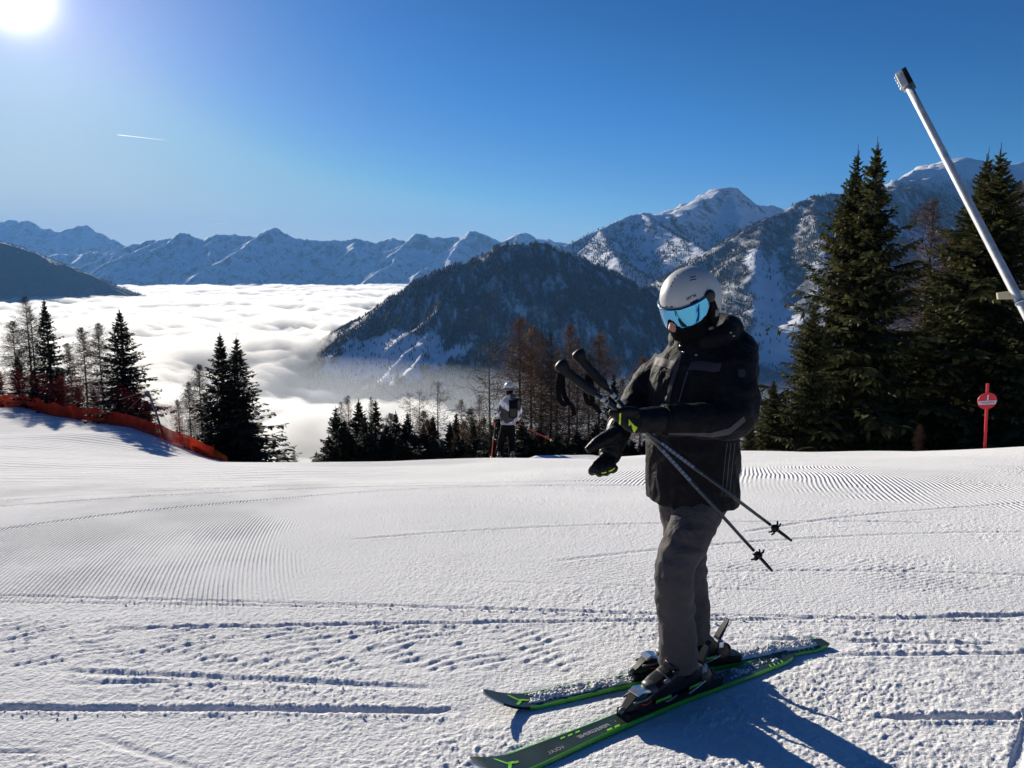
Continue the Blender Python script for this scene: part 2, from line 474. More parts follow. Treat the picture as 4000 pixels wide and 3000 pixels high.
# ================================================================== mountains
def seg_field(X, Y, segs):
    Z = np.full(X.shape, -1e9)
    for (a, b, sl) in segs:
        ax, ay, az = a; bx, by, bz = b
        dx, dy = bx - ax, by - ay
        L2 = dx * dx + dy * dy + 1e-9
        t = np.clip(((X - ax) * dx + (Y - ay) * dy) / L2, 0, 1)
        d = np.hypot(X - ax - t * dx, Y - ay - t * dy)
        if isinstance(sl, dict):      # different flanks left and right of the ridge's direction
            cr = dx * (Y - ay) - dy * (X - ax)
            l_, r_ = sl['l'], sl['r']
            f_ = lambda q: q[0] * np.minimum(d, q[1]) + q[2] * np.maximum(d - q[1], 0)
            drop = np.where(cr > 0, f_(l_), f_(r_))
        elif isinstance(sl, tuple): drop = sl[0] * np.minimum(d, sl[1]) + sl[2] * np.maximum(d - sl[1], 0)
        else: drop = sl * d * (1 - .12 * np.minimum(d / 1500., 1))
        Z = np.maximum(Z, az + t * (bz - az) - drop)
    return Z
def poly_segs(pts, sl):
    return [(tuple(pts[i]), tuple(pts[i + 1]), sl) for i in range(len(pts) - 1)]
def ridge_pts(px, d):
    out = []
    for i, (X, Y, *r) in enumerate(px):
        out.append(pix(X, Y, r[0] if r else d))
    return out
def spurs(pts, rng, grad, sl, length, every=1, spread=.5, sub=True, toward=(0, -1)):
    out = []
    for i in range(0, len(pts), every):
        p = pts[i]
        a = math.atan2(toward[1], toward[0]) + rng.uniform(-spread, spread)
        L = length * rng.uniform(.6, 1.3)
        n = 5; q = Vector(p)
        for k in range(n):
            a2 = a + rng.uniform(-.35, .35)
            st = L / n
            r = Vector((q.x + math.cos(a2) * st, q.y + math.sin(a2) * st, q.z - st * grad * rng.uniform(.7, 1.3)))
            out.append((tuple(q), tuple(r), sl))
            if sub and k < 4:
                for sg in (-1, 1):
                    a3 = a2 + sg * rng.uniform(.6, 1.1); s2 = st * rng.uniform(.7, 1.4)
                    out.append((tuple(r), (r.x + math.cos(a3) * s2, r.y + math.sin(a3) * s2, r.z - s2 * grad * 1.25), sl * 1.05))
            q = r
    return out
def heightfield(name, x0, x1, y0, y1, nx, ny, segs, warp, wl, rough, rl, base, mat, label, seed=0, extra=None, octs=3, clear=None):
    xs = np.linspace(x0, x1, nx); ys = np.linspace(y0, y1, ny)
    Yg, Xg = np.meshgrid(ys, xs, indexing='ij')
    wx = Xg + warp * fbm(Xg / wl, Yg / wl, 4, seed); wy = Yg + warp * fbm(Xg / wl, Yg / wl, 4, seed + 50)
    Z = seg_field(wx, wy, segs)
    Z = Z + rough * ridged(Xg / rl, Yg / rl, octs, seed + 7) - rough * .35
    if extra is not None: Z = extra(Xg, Yg, Z)
    Z = np.maximum(Z, base)
    v = np.stack([Xg, Yg, Z], -1).reshape(-1, 3)
    o = link(name, np_mesh(name, v, grid_faces(ny, nx)), mat, smooth=True)
    tag(o, label, kind='structure')
    if clear is not None:
        at = o.data.attributes.new('clearing', 'FLOAT', 'POINT'); at.data.foreach_set('value', clear(Xg, Yg, Z).ravel().astype(np.float32))
    return xs, ys, Z
def clear_hill(x, y, z):
    n = fbm(x / 55, y / 80, 4, 141)
    a = 1 - np.hypot((x + 330) / 190, (z + 232) / 62) + .9 * n
    b = 1 - np.hypot((x + 455) / 90, (z + 262) / 40) + .9 * n
    return sstep(.0, .25, np.maximum(a, b))
def clear_slope(x, y, z):
    n = fbm(x / 60, y / 60, 4, 145)
    def gully(x0, y0, x1, y1, w):
        dx, dy = x1 - x0, y1 - y0; t = np.clip(((x - x0) * dx + (y - y0) * dy) / (dx * dx + dy * dy), 0, 1)
        return 1 - np.hypot(x - x0 - t * dx, y - y0 - t * dy) / (w * (.5 + t)) + .8 * n
    return sstep(.0, .3, np.maximum(np.maximum(gully(905, 2950, 790, 2250, 62), gully(1010, 3000, 850, 2500, 22)), gully(1650, 3450, 1500, 2700, 40)))
def mountain_material(name, rock_lo=.55, rock_hi=.75, scrub=0.0, scale=1.0, rockcol=(.10, .09, .085), s0=.36, s1=.56):
    m, nt, b = new_mat(name)
    N = NB(nt)
    geo = N.n('ShaderNodeNewGeometry')
    pos = geo.outputs['Position']
    sepn = N.n('ShaderNodeSeparateXYZ'); N.l(geo.outputs['Normal'], sepn.inputs[0])
    mp = N.n('ShaderNodeMapping'); mp.inputs['Scale'].default_value = (1, 1, .35)
    N.l(pos, mp.inputs['Vector'])
    n1 = N.noise(mp.outputs[0], .012 * scale, 7, .65)
    n2 = N.noise(mp.outputs[0], .05 * scale, 4, .6)
    steep = N.math('SUBTRACT', 1.0, sepn.outputs[2])
    k = N.math('ADD', N.math('ADD', steep, N.math('MULTIPLY', N.math('SUBTRACT', n1, .5), .8)), N.math('MULTIPLY', N.math('SUBTRACT', n2, .5), .45))
    rock = N.rng(k, rock_lo - .28, rock_hi - .28)
    col = N.mixc(rock, (.80, .82, .86), rockcol)
    if scrub > 0:
        mp2 = N.n('ShaderNodeMapping'); mp2.inputs['Scale'].default_value = (1, .25, .3)
        N.l(pos, mp2.inputs['Vector'])
        s = N.noise(mp2.outputs[0], .05, 6, .7)
        at = N.n('ShaderNodeAttribute'); at.attribute_name = 'clearing'      # open snowfields between the woods
        sz = N.n('ShaderNodeSeparateXYZ'); N.l(pos, sz.inputs[0])      # scrub stops at the tree line
        line = N.rng(N.math('ADD', sz.outputs[2], N.math('MULTIPLY', n1, 120.0)), 400.0, 540.0, 1.0, 0.0)
        col = N.mixc(N.math('MULTIPLY', N.math('MULTIPLY', N.math('MULTIPLY', N.rng(s, s0, s1), scrub), line), N.math('SUBTRACT', 1.0, at.outputs['Fac'], True)), col, (.055, .05, .045))
    N.l(col, b.inputs['Base Color'])
    b.inputs['Roughness'].default_value = .8
    b.inputs['Specular IOR Level'].default_value = .1
    bp = N.n('ShaderNodeBump'); bp.inputs['Strength'].default_value = .7; bp.inputs['Distance'].default_value = 14.0 / scale
    N.l(N.math('ADD', n1, N.math('MULTIPLY', n2, .5)), bp.inputs['Height']); N.l(bp.outputs[0], b.inputs['Normal'])
    return m
M_FAR = mountain_material('far_mountain', .46, .62, scale=.55)
M_PEAK = mountain_material('snow_peak', .5, .66, scale=1.2)
M_WOOD = mountain_material('wooded_mountain', .75, .95, scrub=.93, scale=1.6, s0=.31, s1=.53)

M_RIDGE = mountain_material('wooded_ridge', .75, .95, scrub=1.0, scale=1.6, s0=.18, s1=.36)
_rg = np.random.default_rng(3)
CLOUD_Z = -225.0
# far range
_mainB = [(-1500, 960, 15500), (-700, 950, 15000), (-300, 975, 14500), (150, 992, 14000), (330, 990, 13600), (430, 985, 13400), (520, 955, 13200), (640, 930, 13100), (690, 925, 13000), (730, 917, 13000), (780, 928, 13000), (855, 912, 13000),
          (930, 924, 13000), (990, 926, 13000), (1030, 907, 12900), (1075, 894, 12800), (1120, 911, 12900), (1180, 934, 12900), (1290, 942, 12800), (1380, 930, 12800), (1440, 945, 12700), (1530, 930, 12700), (1572, 941, 12700),
          (1630, 915, 12600), (1680, 930, 12600), (1800, 934, 12600), (1838, 908, 12500), (1880, 912, 12500), (1960, 938, 12500), (2060, 913, 12500), (2110, 937, 12500), (2142, 929, 12500), (2175, 949, 12500), (2300, 958, 12500), (2500, 950, 12500), (2900, 930, 12500)]
def jag(pts, n, amp, seed):
    r = np.random.default_rng(seed); out = [pts[0]]
    for a, b in zip(pts[:-1], pts[1:]):
        for k in range(1, n + 1):
            q = a.lerp(b, k / n)
            if k < n: q = Vector((q.x, q.y + r.uniform(-60, 60), q.z + r.uniform(-amp, amp * .75)))
            out.append(q)
    return out
_pB = ridge_pts(_mainB, 13000)
_segB = poly_segs(jag(_pB, 4, 26, 5), .95) + spurs(_pB[2:], _rg, .40, .72, 2300, 1, .6)
heightfield('far_mountain_range', -9800, 5200, 9900, 15800, 640, 150, _segB, 60, 900, 60, 700, -420, M_FAR, 'long range of snowy mountains behind the sea of cloud', 20)
_mainA = [(-2200, 850), (-1300, 830), (-700, 850), (-300, 872), (-100, 866), (0, 867), (60, 860), (100, 863), (150, 893), (205, 903), (270, 888), (320, 879), (345, 890), (375, 912), (385, 905), (395, 915), (440, 928), (490, 967), (530, 992), (600, 1010)]
_pA = ridge_pts(_mainA, 17500)
_segA = poly_segs(jag(_pA, 4, 34, 6), 1.0) + spurs(_pA, _rg, .5, .8, 2200, 1, .5)
heightfield('rocky_massif', -26000, -7800, 15300, 19500, 380, 90, _segA, 90, 1100, 90, 900, -420, M_FAR, 'high rocky massif at the far left behind the dark ridge', 31)
# dark wooded ridge at far left
_pC = ridge_pts([(-1400, 800), (-700, 850), (-300, 905), (0, 945), (60, 962), (130, 985), (200, 1015), (280, 1062), (345, 1102), (420, 1150), (560, 1260)], 6200)
_segC = poly_segs(_pC, .5) + spurs(_pC[:-2], _rg, .33, .5, 1500, 1, .4, False)
_fC = heightfield('wooded_ridge', -7600, -2100, 4300, 7400, 220, 90, _segC, 50, 500, 30, 400, -420, M_RIDGE, 'dark wooded ridge dipping into the cloud at the left edge', 42)
# wooded hill in the middle
_pD = ridge_pts([(1150, 1480, 2350), (1250, 1400, 2400), (1314, 1330, 2430), (1408, 1250, 2460), (1498, 1190, 2490), (1578, 1142, 2520), (1685, 1080, 2560), (1803, 1032, 2600), (1893, 990, 2640), (1962, 959, 2660), (2018, 947, 2680), (2101, 950, 2700), (2156, 959, 2720), (2191, 973, 2730), (2240, 997, 2760), (2309, 1026, 2800), (2400, 1075, 2900), (2600, 1150, 3100)], 2600)
_segD = poly_segs(_pD, .62)
for (i, L, a) in ((4, 500, -1.9), (7, 620, -1.75), (9, 800, -1.6), (11, 900, -1.35), (13, 800, -1.2), (15, 700, -1.3)):
    p = _pD[i]; prev = Vector(p)
    for k in range(4):
        q = Vector((prev.x + math.cos(a) * L / 4, prev.y + math.sin(a) * L / 4, prev.z - L / 4 * .47))
        _segD.append((tuple(prev), tuple(q), .6)); prev = q
_fD = heightfield('wooded_hill', -900, 1000, 1500, 3500, 210, 200, _segD, 35, 260, 16, 150, -560, M_WOOD, 'rounded hill covered in bare larch wood rising out of the cloud', 55, clear=clear_hill)
# middle mountain with the white summit
_pE = ridge_pts([(2060, 1000, 4700), (2200, 966, 4700), (2275, 928, 4750), (2346, 895, 4800), (2401, 870, 4850), (2451, 850, 4900), (2505, 830, 4950), (2551, 839, 5200), (2618, 822, 5550), (2685, 794, 5750), (2769, 758, 5850), (2812, 736, 5860), (2838, 733, 5870), (2878, 765, 5900), (2928, 799, 5950), (3011, 798, 6000), (3053, 815, 6050), (3150, 850, 6100), (3400, 800, 6300)], 5000)
_segE = poly_segs(_pE[:8], .72) + poly_segs(_pE[7:13], dict(l=(.8, 50, .8), r=(.14, 90, .9))) + poly_segs(_pE[12:], .85)
_segE += poly_segs(ridge_pts([(2832, 735, 5850), (2770, 778, 5560), (2710, 815, 5320), (2655, 845, 5130), (2605, 872, 4980)], 5000), dict(l=(.85, 50, .85), r=(.10, 120, .85)))
_spE = ridge_pts([(2505, 830, 4950), (2560, 868, 4700), (2640, 915, 4450), (2700, 950, 4200), (2760, 985, 4000), (2800, 1060, 3750)], 4500)
_segE += poly_segs(_spE, .62)
_spE2 = ridge_pts([(2844, 741, 5850), (2870, 800, 5500), (2890, 855, 5200), (2880, 900, 5000), (2860, 950, 4800)], 5000)
_segE += poly_segs(_spE2, .55)
_spE3 = ridge_pts([(2346, 895, 4800), (2380, 960, 4400), (2420, 1020, 4000), (2450, 1100, 3700)], 4500)
_segE += poly_segs(_spE3, .6)
_fE = heightfield('snow_peak', 0, 3300, 3200, 6700, 240, 230, _segE, 28, 420, 16, 260, -560, M_PEAK, 'snow-covered peak with a sunlit left face above the helmet', 66)
# right-hand mountain
_pF = ridge_pts([(2560, 1180, 3000), (2660, 1090, 3050), (2735, 1022, 3100), (2819, 963, 3150), (2903, 913, 3200), (2986, 862, 3250), (3053, 829, 3300), (3120, 791, 3350), (3179, 770, 3400), (3279, 755, 3500), (3404, 751, 3600), (3463, 742, 3700), (3522, 707, 3900), (3605, 665, 4100), (3684, 636, 4300), (3723, 622, 4350), (3770, 630, 4400), (3819, 640, 4450), (3942, 649, 4500), (4000, 636, 4500), (4200, 620, 4500), (4600, 640, 4500), (5200, 680, 4500)], 4000)
_segF = poly_segs(_pF[:12], .66) + poly_segs(_pF[11:16], dict(l=(.7, 50, .7), r=(.12, 150, .85))) + poly_segs(_pF[15:], .66)
_segF += poly_segs(ridge_pts([(3700, 634, 4310), (3650, 672, 4120), (3590, 708, 3950), (3530, 735, 3820), (3470, 765, 3700)], 4000), dict(l=(.8, 50, .8), r=(.10, 150, .85)))
for pts, sl in (([(3179, 770, 3400), (3200, 860, 3050), (3230, 960, 2750), (3250, 1100, 2450), (3270, 1300, 2150)], .62),
                ([(2986, 862, 3250), (2960, 960, 2950), (2950, 1100, 2650), (2950, 1250, 2400)], .6),
                ([(3684, 636, 4300), (3660, 700, 3900), (3640, 780, 3500), (3600, 900, 3050), (3560, 1080, 2600)], .58),
                ([(3942, 649, 4500), (3950, 760, 3900), (3960, 880, 3300), (3950, 1050, 2700)], .58),
                ([(4600, 640, 4500), (4500, 800, 3700), (4400, 1000, 2900)], .58)):
    _segF += poly_segs(ridge_pts(pts, 3000), sl)
_fF = heightfield('wooded_mountain', 350, 5600, 1900, 5200, 300, 230, _segF, 40, 340, 22, 210, -560, M_WOOD, 'steep mountainside of scattered trees and snow gullies behind the big spruces', 77, clear=clear_slope)

# valley floor under the cloud
_v = np.array([(-27900, 300, -600), (27900, 300, -600), (27900, 20400, -600), (-27900, 20400, -600)], float)
tag(link('valley_floor', np_mesh('valley_floor', _v, np.array([[0, 1, 2, 3]])), pmat('valley', (.10, .115, .13), .9, noise=.3, nscale=.004)), 'dim valley floor far below the mist', kind='structure')

# woods on the mountainsides -------------------------------------------------
def sample_z(f, x, y):
    xs, ys, Z = f
    i = np.clip((x - xs[0]) / (xs[1] - xs[0]), 0, len(xs) - 1.001); j = np.clip((y - ys[0]) / (ys[1] - ys[0]), 0, len(ys) - 1.001)
    i0 = i.astype(int); j0 = j.astype(int); a = i - i0; b = j - j0
    return (Z[j0, i0] * (1 - a) * (1 - b) + Z[j0, i0 + 1] * a * (1 - b) + Z[j0 + 1, i0] * (1 - a) * b + Z[j0 + 1, i0 + 1] * a * b)
def forest(name, f, n, zlo, zhi, dens, h, mat, label, seed):
    r = np.random.default_rng(seed)
    xs, ys, Z = f
    x = r.uniform(xs[0], xs[-1], n); y = r.uniform(ys[0], ys[-1], n)
    z = sample_z(f, x, y)
    # keep trees on sides the viewpoint can see, within its field of view
    keep = (z > zlo) & (np.abs(x / y) < .82) & (r.uniform(0, 1, n) < dens(x, y, z))
    x, y, z = x[keep], y[keep], z[keep]
    e = 12.0
    gy = (sample_z(f, x, y + e) - sample_z(f, x, y - e)) / (2 * e)
    k2 = gy > -.25
    x, y, z = x[k2], y[k2], z[k2]
    m = len(x)
    H = h * r.uniform(.55, 1.25, m) * (1 - .35 * sstep(zhi - 150, zhi, z))
    R = H * r.uniform(.13, .21, m)
    a0 = r.uniform(0, 2 * np.pi, m)
    V = np.zeros((m, 8, 3)); k = np.arange(4)
    for ring, (rz, rr) in enumerate(((.02, .55), (.25, 1.0))):
        a = a0[:, None] + k[None] * np.pi / 2 + ring * .5
        V[:, ring * 4:ring * 4 + 4, 0] = x[:, None] + np.cos(a) * R[:, None] * rr
        V[:, ring * 4:ring * 4 + 4, 1] = y[:, None] + np.sin(a) * R[:, None] * rr
        V[:, ring * 4:ring * 4 + 4, 2] = (z + H * rz - 1)[:, None]
    V = np.concatenate([V[:, 4:8], np.stack([x, y, z + H], -1)[:, None]], 1)
    base = np.arange(m)[:, None, None] * 5
    F = (base + np.array([[0, 1, 4], [1, 2, 4], [2, 3, 4], [3, 0, 4]])[None]).reshape(-1, 3)
    o = link(name, np_mesh(name, V.reshape(-1, 3), F), mat)
    tag(o, label, kind='stuff')
    print(name, m)
def wood_mat(name, c0, c1):
    m, nt, b = new_mat(name)
    N = NB(nt); geo = N.n('ShaderNodeNewGeometry')
    n = N.noise(geo.outputs['Position'], .012, 4); n2 = N.n('ShaderNodeMath', operation='ADD')
    N.l(n, n2.inputs[0]); N.l(N.math('MULTIPLY', geo.outputs['Random Per Island'], .25), n2.inputs[1])
    N.l(N.mixc(N.rng(n2.outputs[0], .4, .8), c0, c1), b.inputs['Base Color'])
    b.inputs['Roughness'].default_value = .9; b.inputs['Specular IOR Level'].default_value = .05
    return m
M_FOREST = wood_mat('larch_wood', (.050, .040, .034), (.085, .062, .048))
M_FOREST2 = wood_mat('spruce_wood', (.032, .036, .032), (.055, .048, .04))
def _dD(x, y, z):
    s = fbm(x / 26, y / 150, 3, 81); c = fbm(x / 170, y / 170, 3, 83)
    d = sstep(-.32, .12, s + .7 * c)
    return d * (1 - .93 * clear_hill(x, y, z)) * .95
forest('larch_wood', _fD, 190000, -330, 400, _dD, 12.5, M_FOREST, 'bare larch wood covering the rounded hill', 5)
def _dE(x, y, z):
    s = fbm(x / 60, y / 260, 3, 91); return sstep(-.2, .15, s) * (1 - sstep(250, 340, z + 60 * fbm(x / 300, y / 300, 2, 93))) * .8
forest('mountain_wood', _fE, 95000, -300, 380, _dE, 17, M_FOREST2, 'scattered wood on the shoulder below the white peak', 6)
def _dF(x, y, z):
    s = fbm((x + .4 * y) / 40, (y - .4 * x) / 240, 3, 95); c = fbm(x / 210, y / 210, 3, 97)
    return sstep(-.12, .18, s + .8 * c) * (1 - sstep(330, 470, z + 80 * fbm(x / 240, y / 240, 2, 99))) * (1 - .93 * clear_slope(x, y, z)) * .9
forest('slope_wood', _fF, 300000, -330, 480, _dF, 14, M_FOREST2, 'dark scattered wood on the steep mountainside', 7)
def _dC(x, y, z): return sstep(-.3, .1, fbm(x / 120, y / 300, 3, 101)) * (1 - sstep(300, 420, z))
forest('ridge_wood', _fC, 90000, -300, 500, _dC, 18, M_FOREST2, 'dark wood on the ridge at the left edge', 8)

# ================================================================== sea of cloud
CLOUD_BOT = -470.0
def cloud_height(x, y):
    r = np.hypot(x, y)
    s = sstep(500, 3500, r)
    wx = x + 300 * fbm(x / 1300, y / 1300, 3, 111); wy = y + 300 * fbm(x / 1300, y / 1300, 3, 113)
    bil = 1 - np.abs(fbm(wx / 700, wy / 1000, 5, 115)) * 2.6
    big = fbm(wx / 2600, wy / 2600, 3, 117)
    puff = 1 - np.abs(fbm(wx / 200, wy / 280, 4, 119)) * 2.4
    z = CLOUD_Z + 30 * big + 46 * (bil - .5) * (.35 + .65 * s) + 30 * (puff - .4) * (.5 + .5 * s)
    z += 70 * sstep(6500, 11500, y) * (1 - sstep(12000, 13000, y)) * sstep(-7000, -3000, x) * (.25 + 1.0 * fbm(x / 700, y / 700, 3, 121))
    # it thins out towards the foot of the wooded hill and under the right-hand mountain
    wob = 260 * fbm(x / 420, y / 420, 5, 123) + 70 * fbm(x / 90, y / 90, 4, 127)
    gap = sstep(-930, -300, x + wob) * sstep(1180, 1520, y + wob + .25 * x) * (1 - sstep(1650, 2750, y + .5 * wob - .3 * x))
    right = sstep(60, 460, x + wob) * sstep(900, 1300, y + wob) + sstep(300, 620, x + wob)
    return z - 235 * np.clip(np.maximum(gap, right), 0, 1)
def build_cloud():
    nr, nc = 270, 330
    t = np.linspace(0, 1, nr); dd = 420 * (13800 / 420.) ** t
    ang = np.tan(np.radians(np.linspace(-50, 40, nc)))
    Yg = np.repeat(dd[:, None], nc, 1); Xg = dd[:, None] * ang[None]
    Z = np.maximum(cloud_height(Xg, Yg), CLOUD_BOT + 1.0)
    top = np.stack([Xg, Yg, Z], -1).reshape(-1, 3)
    f = grid_faces(nr, nc); n = nr * nc
    idx = np.arange(n).reshape(nr, nc)
    cor = [idx[0, 0], idx[0, -1], idx[-1, -1], idx[-1, 0]]
    bot = top[cor].copy(); bot[:, 2] = CLOUD_BOT
    B = [n, n + 1, n + 2, n + 3]
    F = [tuple(map(int, q)) for q in f]
    F.append(tuple(map(int, idx[0][::-1])) + (B[0], B[1])); F.append(tuple(map(int, idx[:, -1][::-1])) + (B[1], B[2]))
    F.append(tuple(map(int, idx[-1])) + (B[2], B[3])); F.append(tuple(map(int, idx[:, 0])) + (B[3], B[0]))
    F.append((B[0], B[3], B[2], B[1]))
    me = bpy.data.meshes.new('cloud_sea'); me.from_pydata([tuple(q) for q in np.concatenate([top, bot])], [], F); me.update()
    return link('cloud_sea', me, None, smooth=True)
_co = build_cloud()
def fog_mat(name, dens, col, g):
    m = bpy.data.materials.new(name); m.use_nodes = True; nt = m.node_tree; nt.nodes.clear()
    out = nt.nodes.new('ShaderNodeOutputMaterial'); pv = nt.nodes.new('ShaderNodeVolumePrincipled')
    pv.inputs['Color'].default_value = (*col, 1); pv.inputs['Density'].default_value = dens; pv.inputs['Anisotropy'].default_value = g
    nt.links.new(pv.outputs[0], out.inputs['Volume'])
    return m
_co.data.materials.append(fog_mat('cloud', .012, (1, 1, 1), .38))
tag(_co, 'bright sea of cloud filling the valley', kind='structure')

def vol_box(name, x0, x1, y0, y1, z0, z1, dens, col, aniso, label):
    v = [(x, y, z) for z in (z0, z1) for y in (y0, y1) for x in (x0, x1)]
    f = [(0, 2, 3, 1), (4, 5, 7, 6), (0, 1, 5, 4), (2, 6, 7, 3), (0, 4, 6, 2), (1, 3, 7, 5)]
    me = bpy.data.meshes.new(name); me.from_pydata(v, [], f); me.update()
    m = bpy.data.materials.new(name); m.use_nodes = True; nt = m.node_tree; nt.nodes.clear()
    out = nt.nodes.new('ShaderNodeOutputMaterial'); pv = nt.nodes.new('ShaderNodeVolumePrincipled')
    pv.inputs['Color'].default_value = (*col, 1); pv.inputs['Density'].default_value = dens; pv.inputs['Anisotropy'].default_value = aniso
    nt.links.new(pv.outputs[0], out.inputs['Volume'])
    o = link(name, me, m)
    tag(o, label, kind='stuff')
    return o
vol_box('haze', -28000, 28000, -400, 20500, -602, 1300, 3.7e-5, (.22, .52, 1.0), .0, 'thin blue haze over the far valley')
vol_box('valley_mist', -2500, 3600, 500, 3600, -601, -238, 1.0e-3, (.88, .92, .97), .35, 'pale mist lying in the valley at the foot of the wooded hill')
# ================================================================== trees
def leaf_mat(name, c0, c1, trans=.25):
    m, nt, b = new_mat(name)
    N = NB(nt); geo = N.n('ShaderNodeNewGeometry'); oi = N.n('ShaderNodeObjectInfo')
    n = N.noise(geo.outputs['Position'], .9, 3)
    k = N.math('ADD', N.math('MULTIPLY', geo.outputs['Random Per Island'], .6), N.math('MULTIPLY', n, .5))
    k = N.math('ADD', k, N.math('MULTIPLY', oi.outputs['Random'], .15))
    c = N.mixc(N.rng(k, .25, 1.0), c0, c1)
    N.l(c, b.inputs['Base Color']); b.inputs['Roughness'].default_value = .7; b.inputs['Specular IOR Level'].default_value = .15
    t = N.n('ShaderNodeBsdfTranslucent'); N.l(c, t.inputs['Color'])
    mx = N.n('ShaderNodeMixShader'); mx.inputs[0].default_value = trans
    out = nt.nodes['Material Output']
    N.l(b.outputs[0], mx.inputs[1]); N.l(t.outputs[0], mx.inputs[2]); N.l(mx.outputs[0], out.inputs['Surface'])
    return m
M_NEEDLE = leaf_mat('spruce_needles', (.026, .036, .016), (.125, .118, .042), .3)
M_NEEDLE_SHADED = leaf_mat('spruce_needles_shaded', (.014, .018, .014), (.036, .042, .028), .12)  # darker copy of the needles: shade of the backlit spruces put into the colour
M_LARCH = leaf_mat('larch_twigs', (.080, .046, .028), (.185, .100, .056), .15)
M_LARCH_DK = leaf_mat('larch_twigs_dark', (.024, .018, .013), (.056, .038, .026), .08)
M_BARK = pmat('bark', (.055, .043, .034), .9, noise=.45, nscale=7, bump=.8, bscale=18)
M_CONE = pmat('cones', (.20, .115, .05), .8, noise=.3, nscale=30)

def tubes(paths, radii, k=3):
    """Joined tubes: paths (n,m,3), radii (n,m)."""
    P = np.asarray(paths, float); R = np.asarray(radii, float)
    n, m, _ = P.shape
    T = np.gradient(P, axis=1); T /= np.linalg.norm(T, axis=2, keepdims=True) + 1e-9
    up = np.where(np.abs(T[..., 2:3]) > .9, np.array([1., 0, 0]), np.array([0, 0, 1.]))
    A = np.cross(T, up); A /= np.linalg.norm(A, axis=2, keepdims=True) + 1e-9
    B = np.cross(T, A)
    a = np.arange(k) * 2 * np.pi / k
    V = P[:, :, None] + R[:, :, None, None] * (np.cos(a)[None, None, :, None] * A[:, :, None] + np.sin(a)[None, None, :, None] * B[:, :, None])
    idx = np.arange(n * m * k).reshape(n, m, k)
    i0 = idx[:, :-1]; i1 = idx[:, 1:]
    F = np.stack([i0, np.roll(i0, -1, 2), np.roll(i1, -1, 2), i1], -1).reshape(-1, 4)
    return V.reshape(-1, 3), F
def join(parts):
    vs, fs, o = [], [], 0
    for v, f in parts:
        vs.append(v); fs.append(f + o); o += len(v)
    return np.concatenate(vs), np.concatenate(fs)
def kites(base, tip, side, wid):
    """Slim four-cornered sprays: base, tip (n,3), side unit vectors, widths."""
    mid = base * .45 + tip * .55
    V = np.stack([base, mid + side * wid[:, None], tip, mid - side * wid[:, None]], 1)
    F = np.arange(len(base) * 4).reshape(-1, 4)
    return V.reshape(-1, 3), F
def trunk_mesh(name, H, r0, rng, lean=.01, extra=None):
    t = np.linspace(0, 1, 12)
    P = np.stack([lean * H * np.sin(t * 2.2), lean * H * .6 * np.sin(t * 3.1), t * H - .4 * (t == 0)], -1)
    parts = [tubes(P[None], (r0 * (1 - .97 * t ** .9) + .006)[None], 8)]
    if extra: parts += extra
    v, f = join(parts)
    me = np_mesh(name, v, f); me.materials.append(M_BARK)
    me.polygons.foreach_set('use_smooth', np.ones(len(me.polygons), bool))
    return me
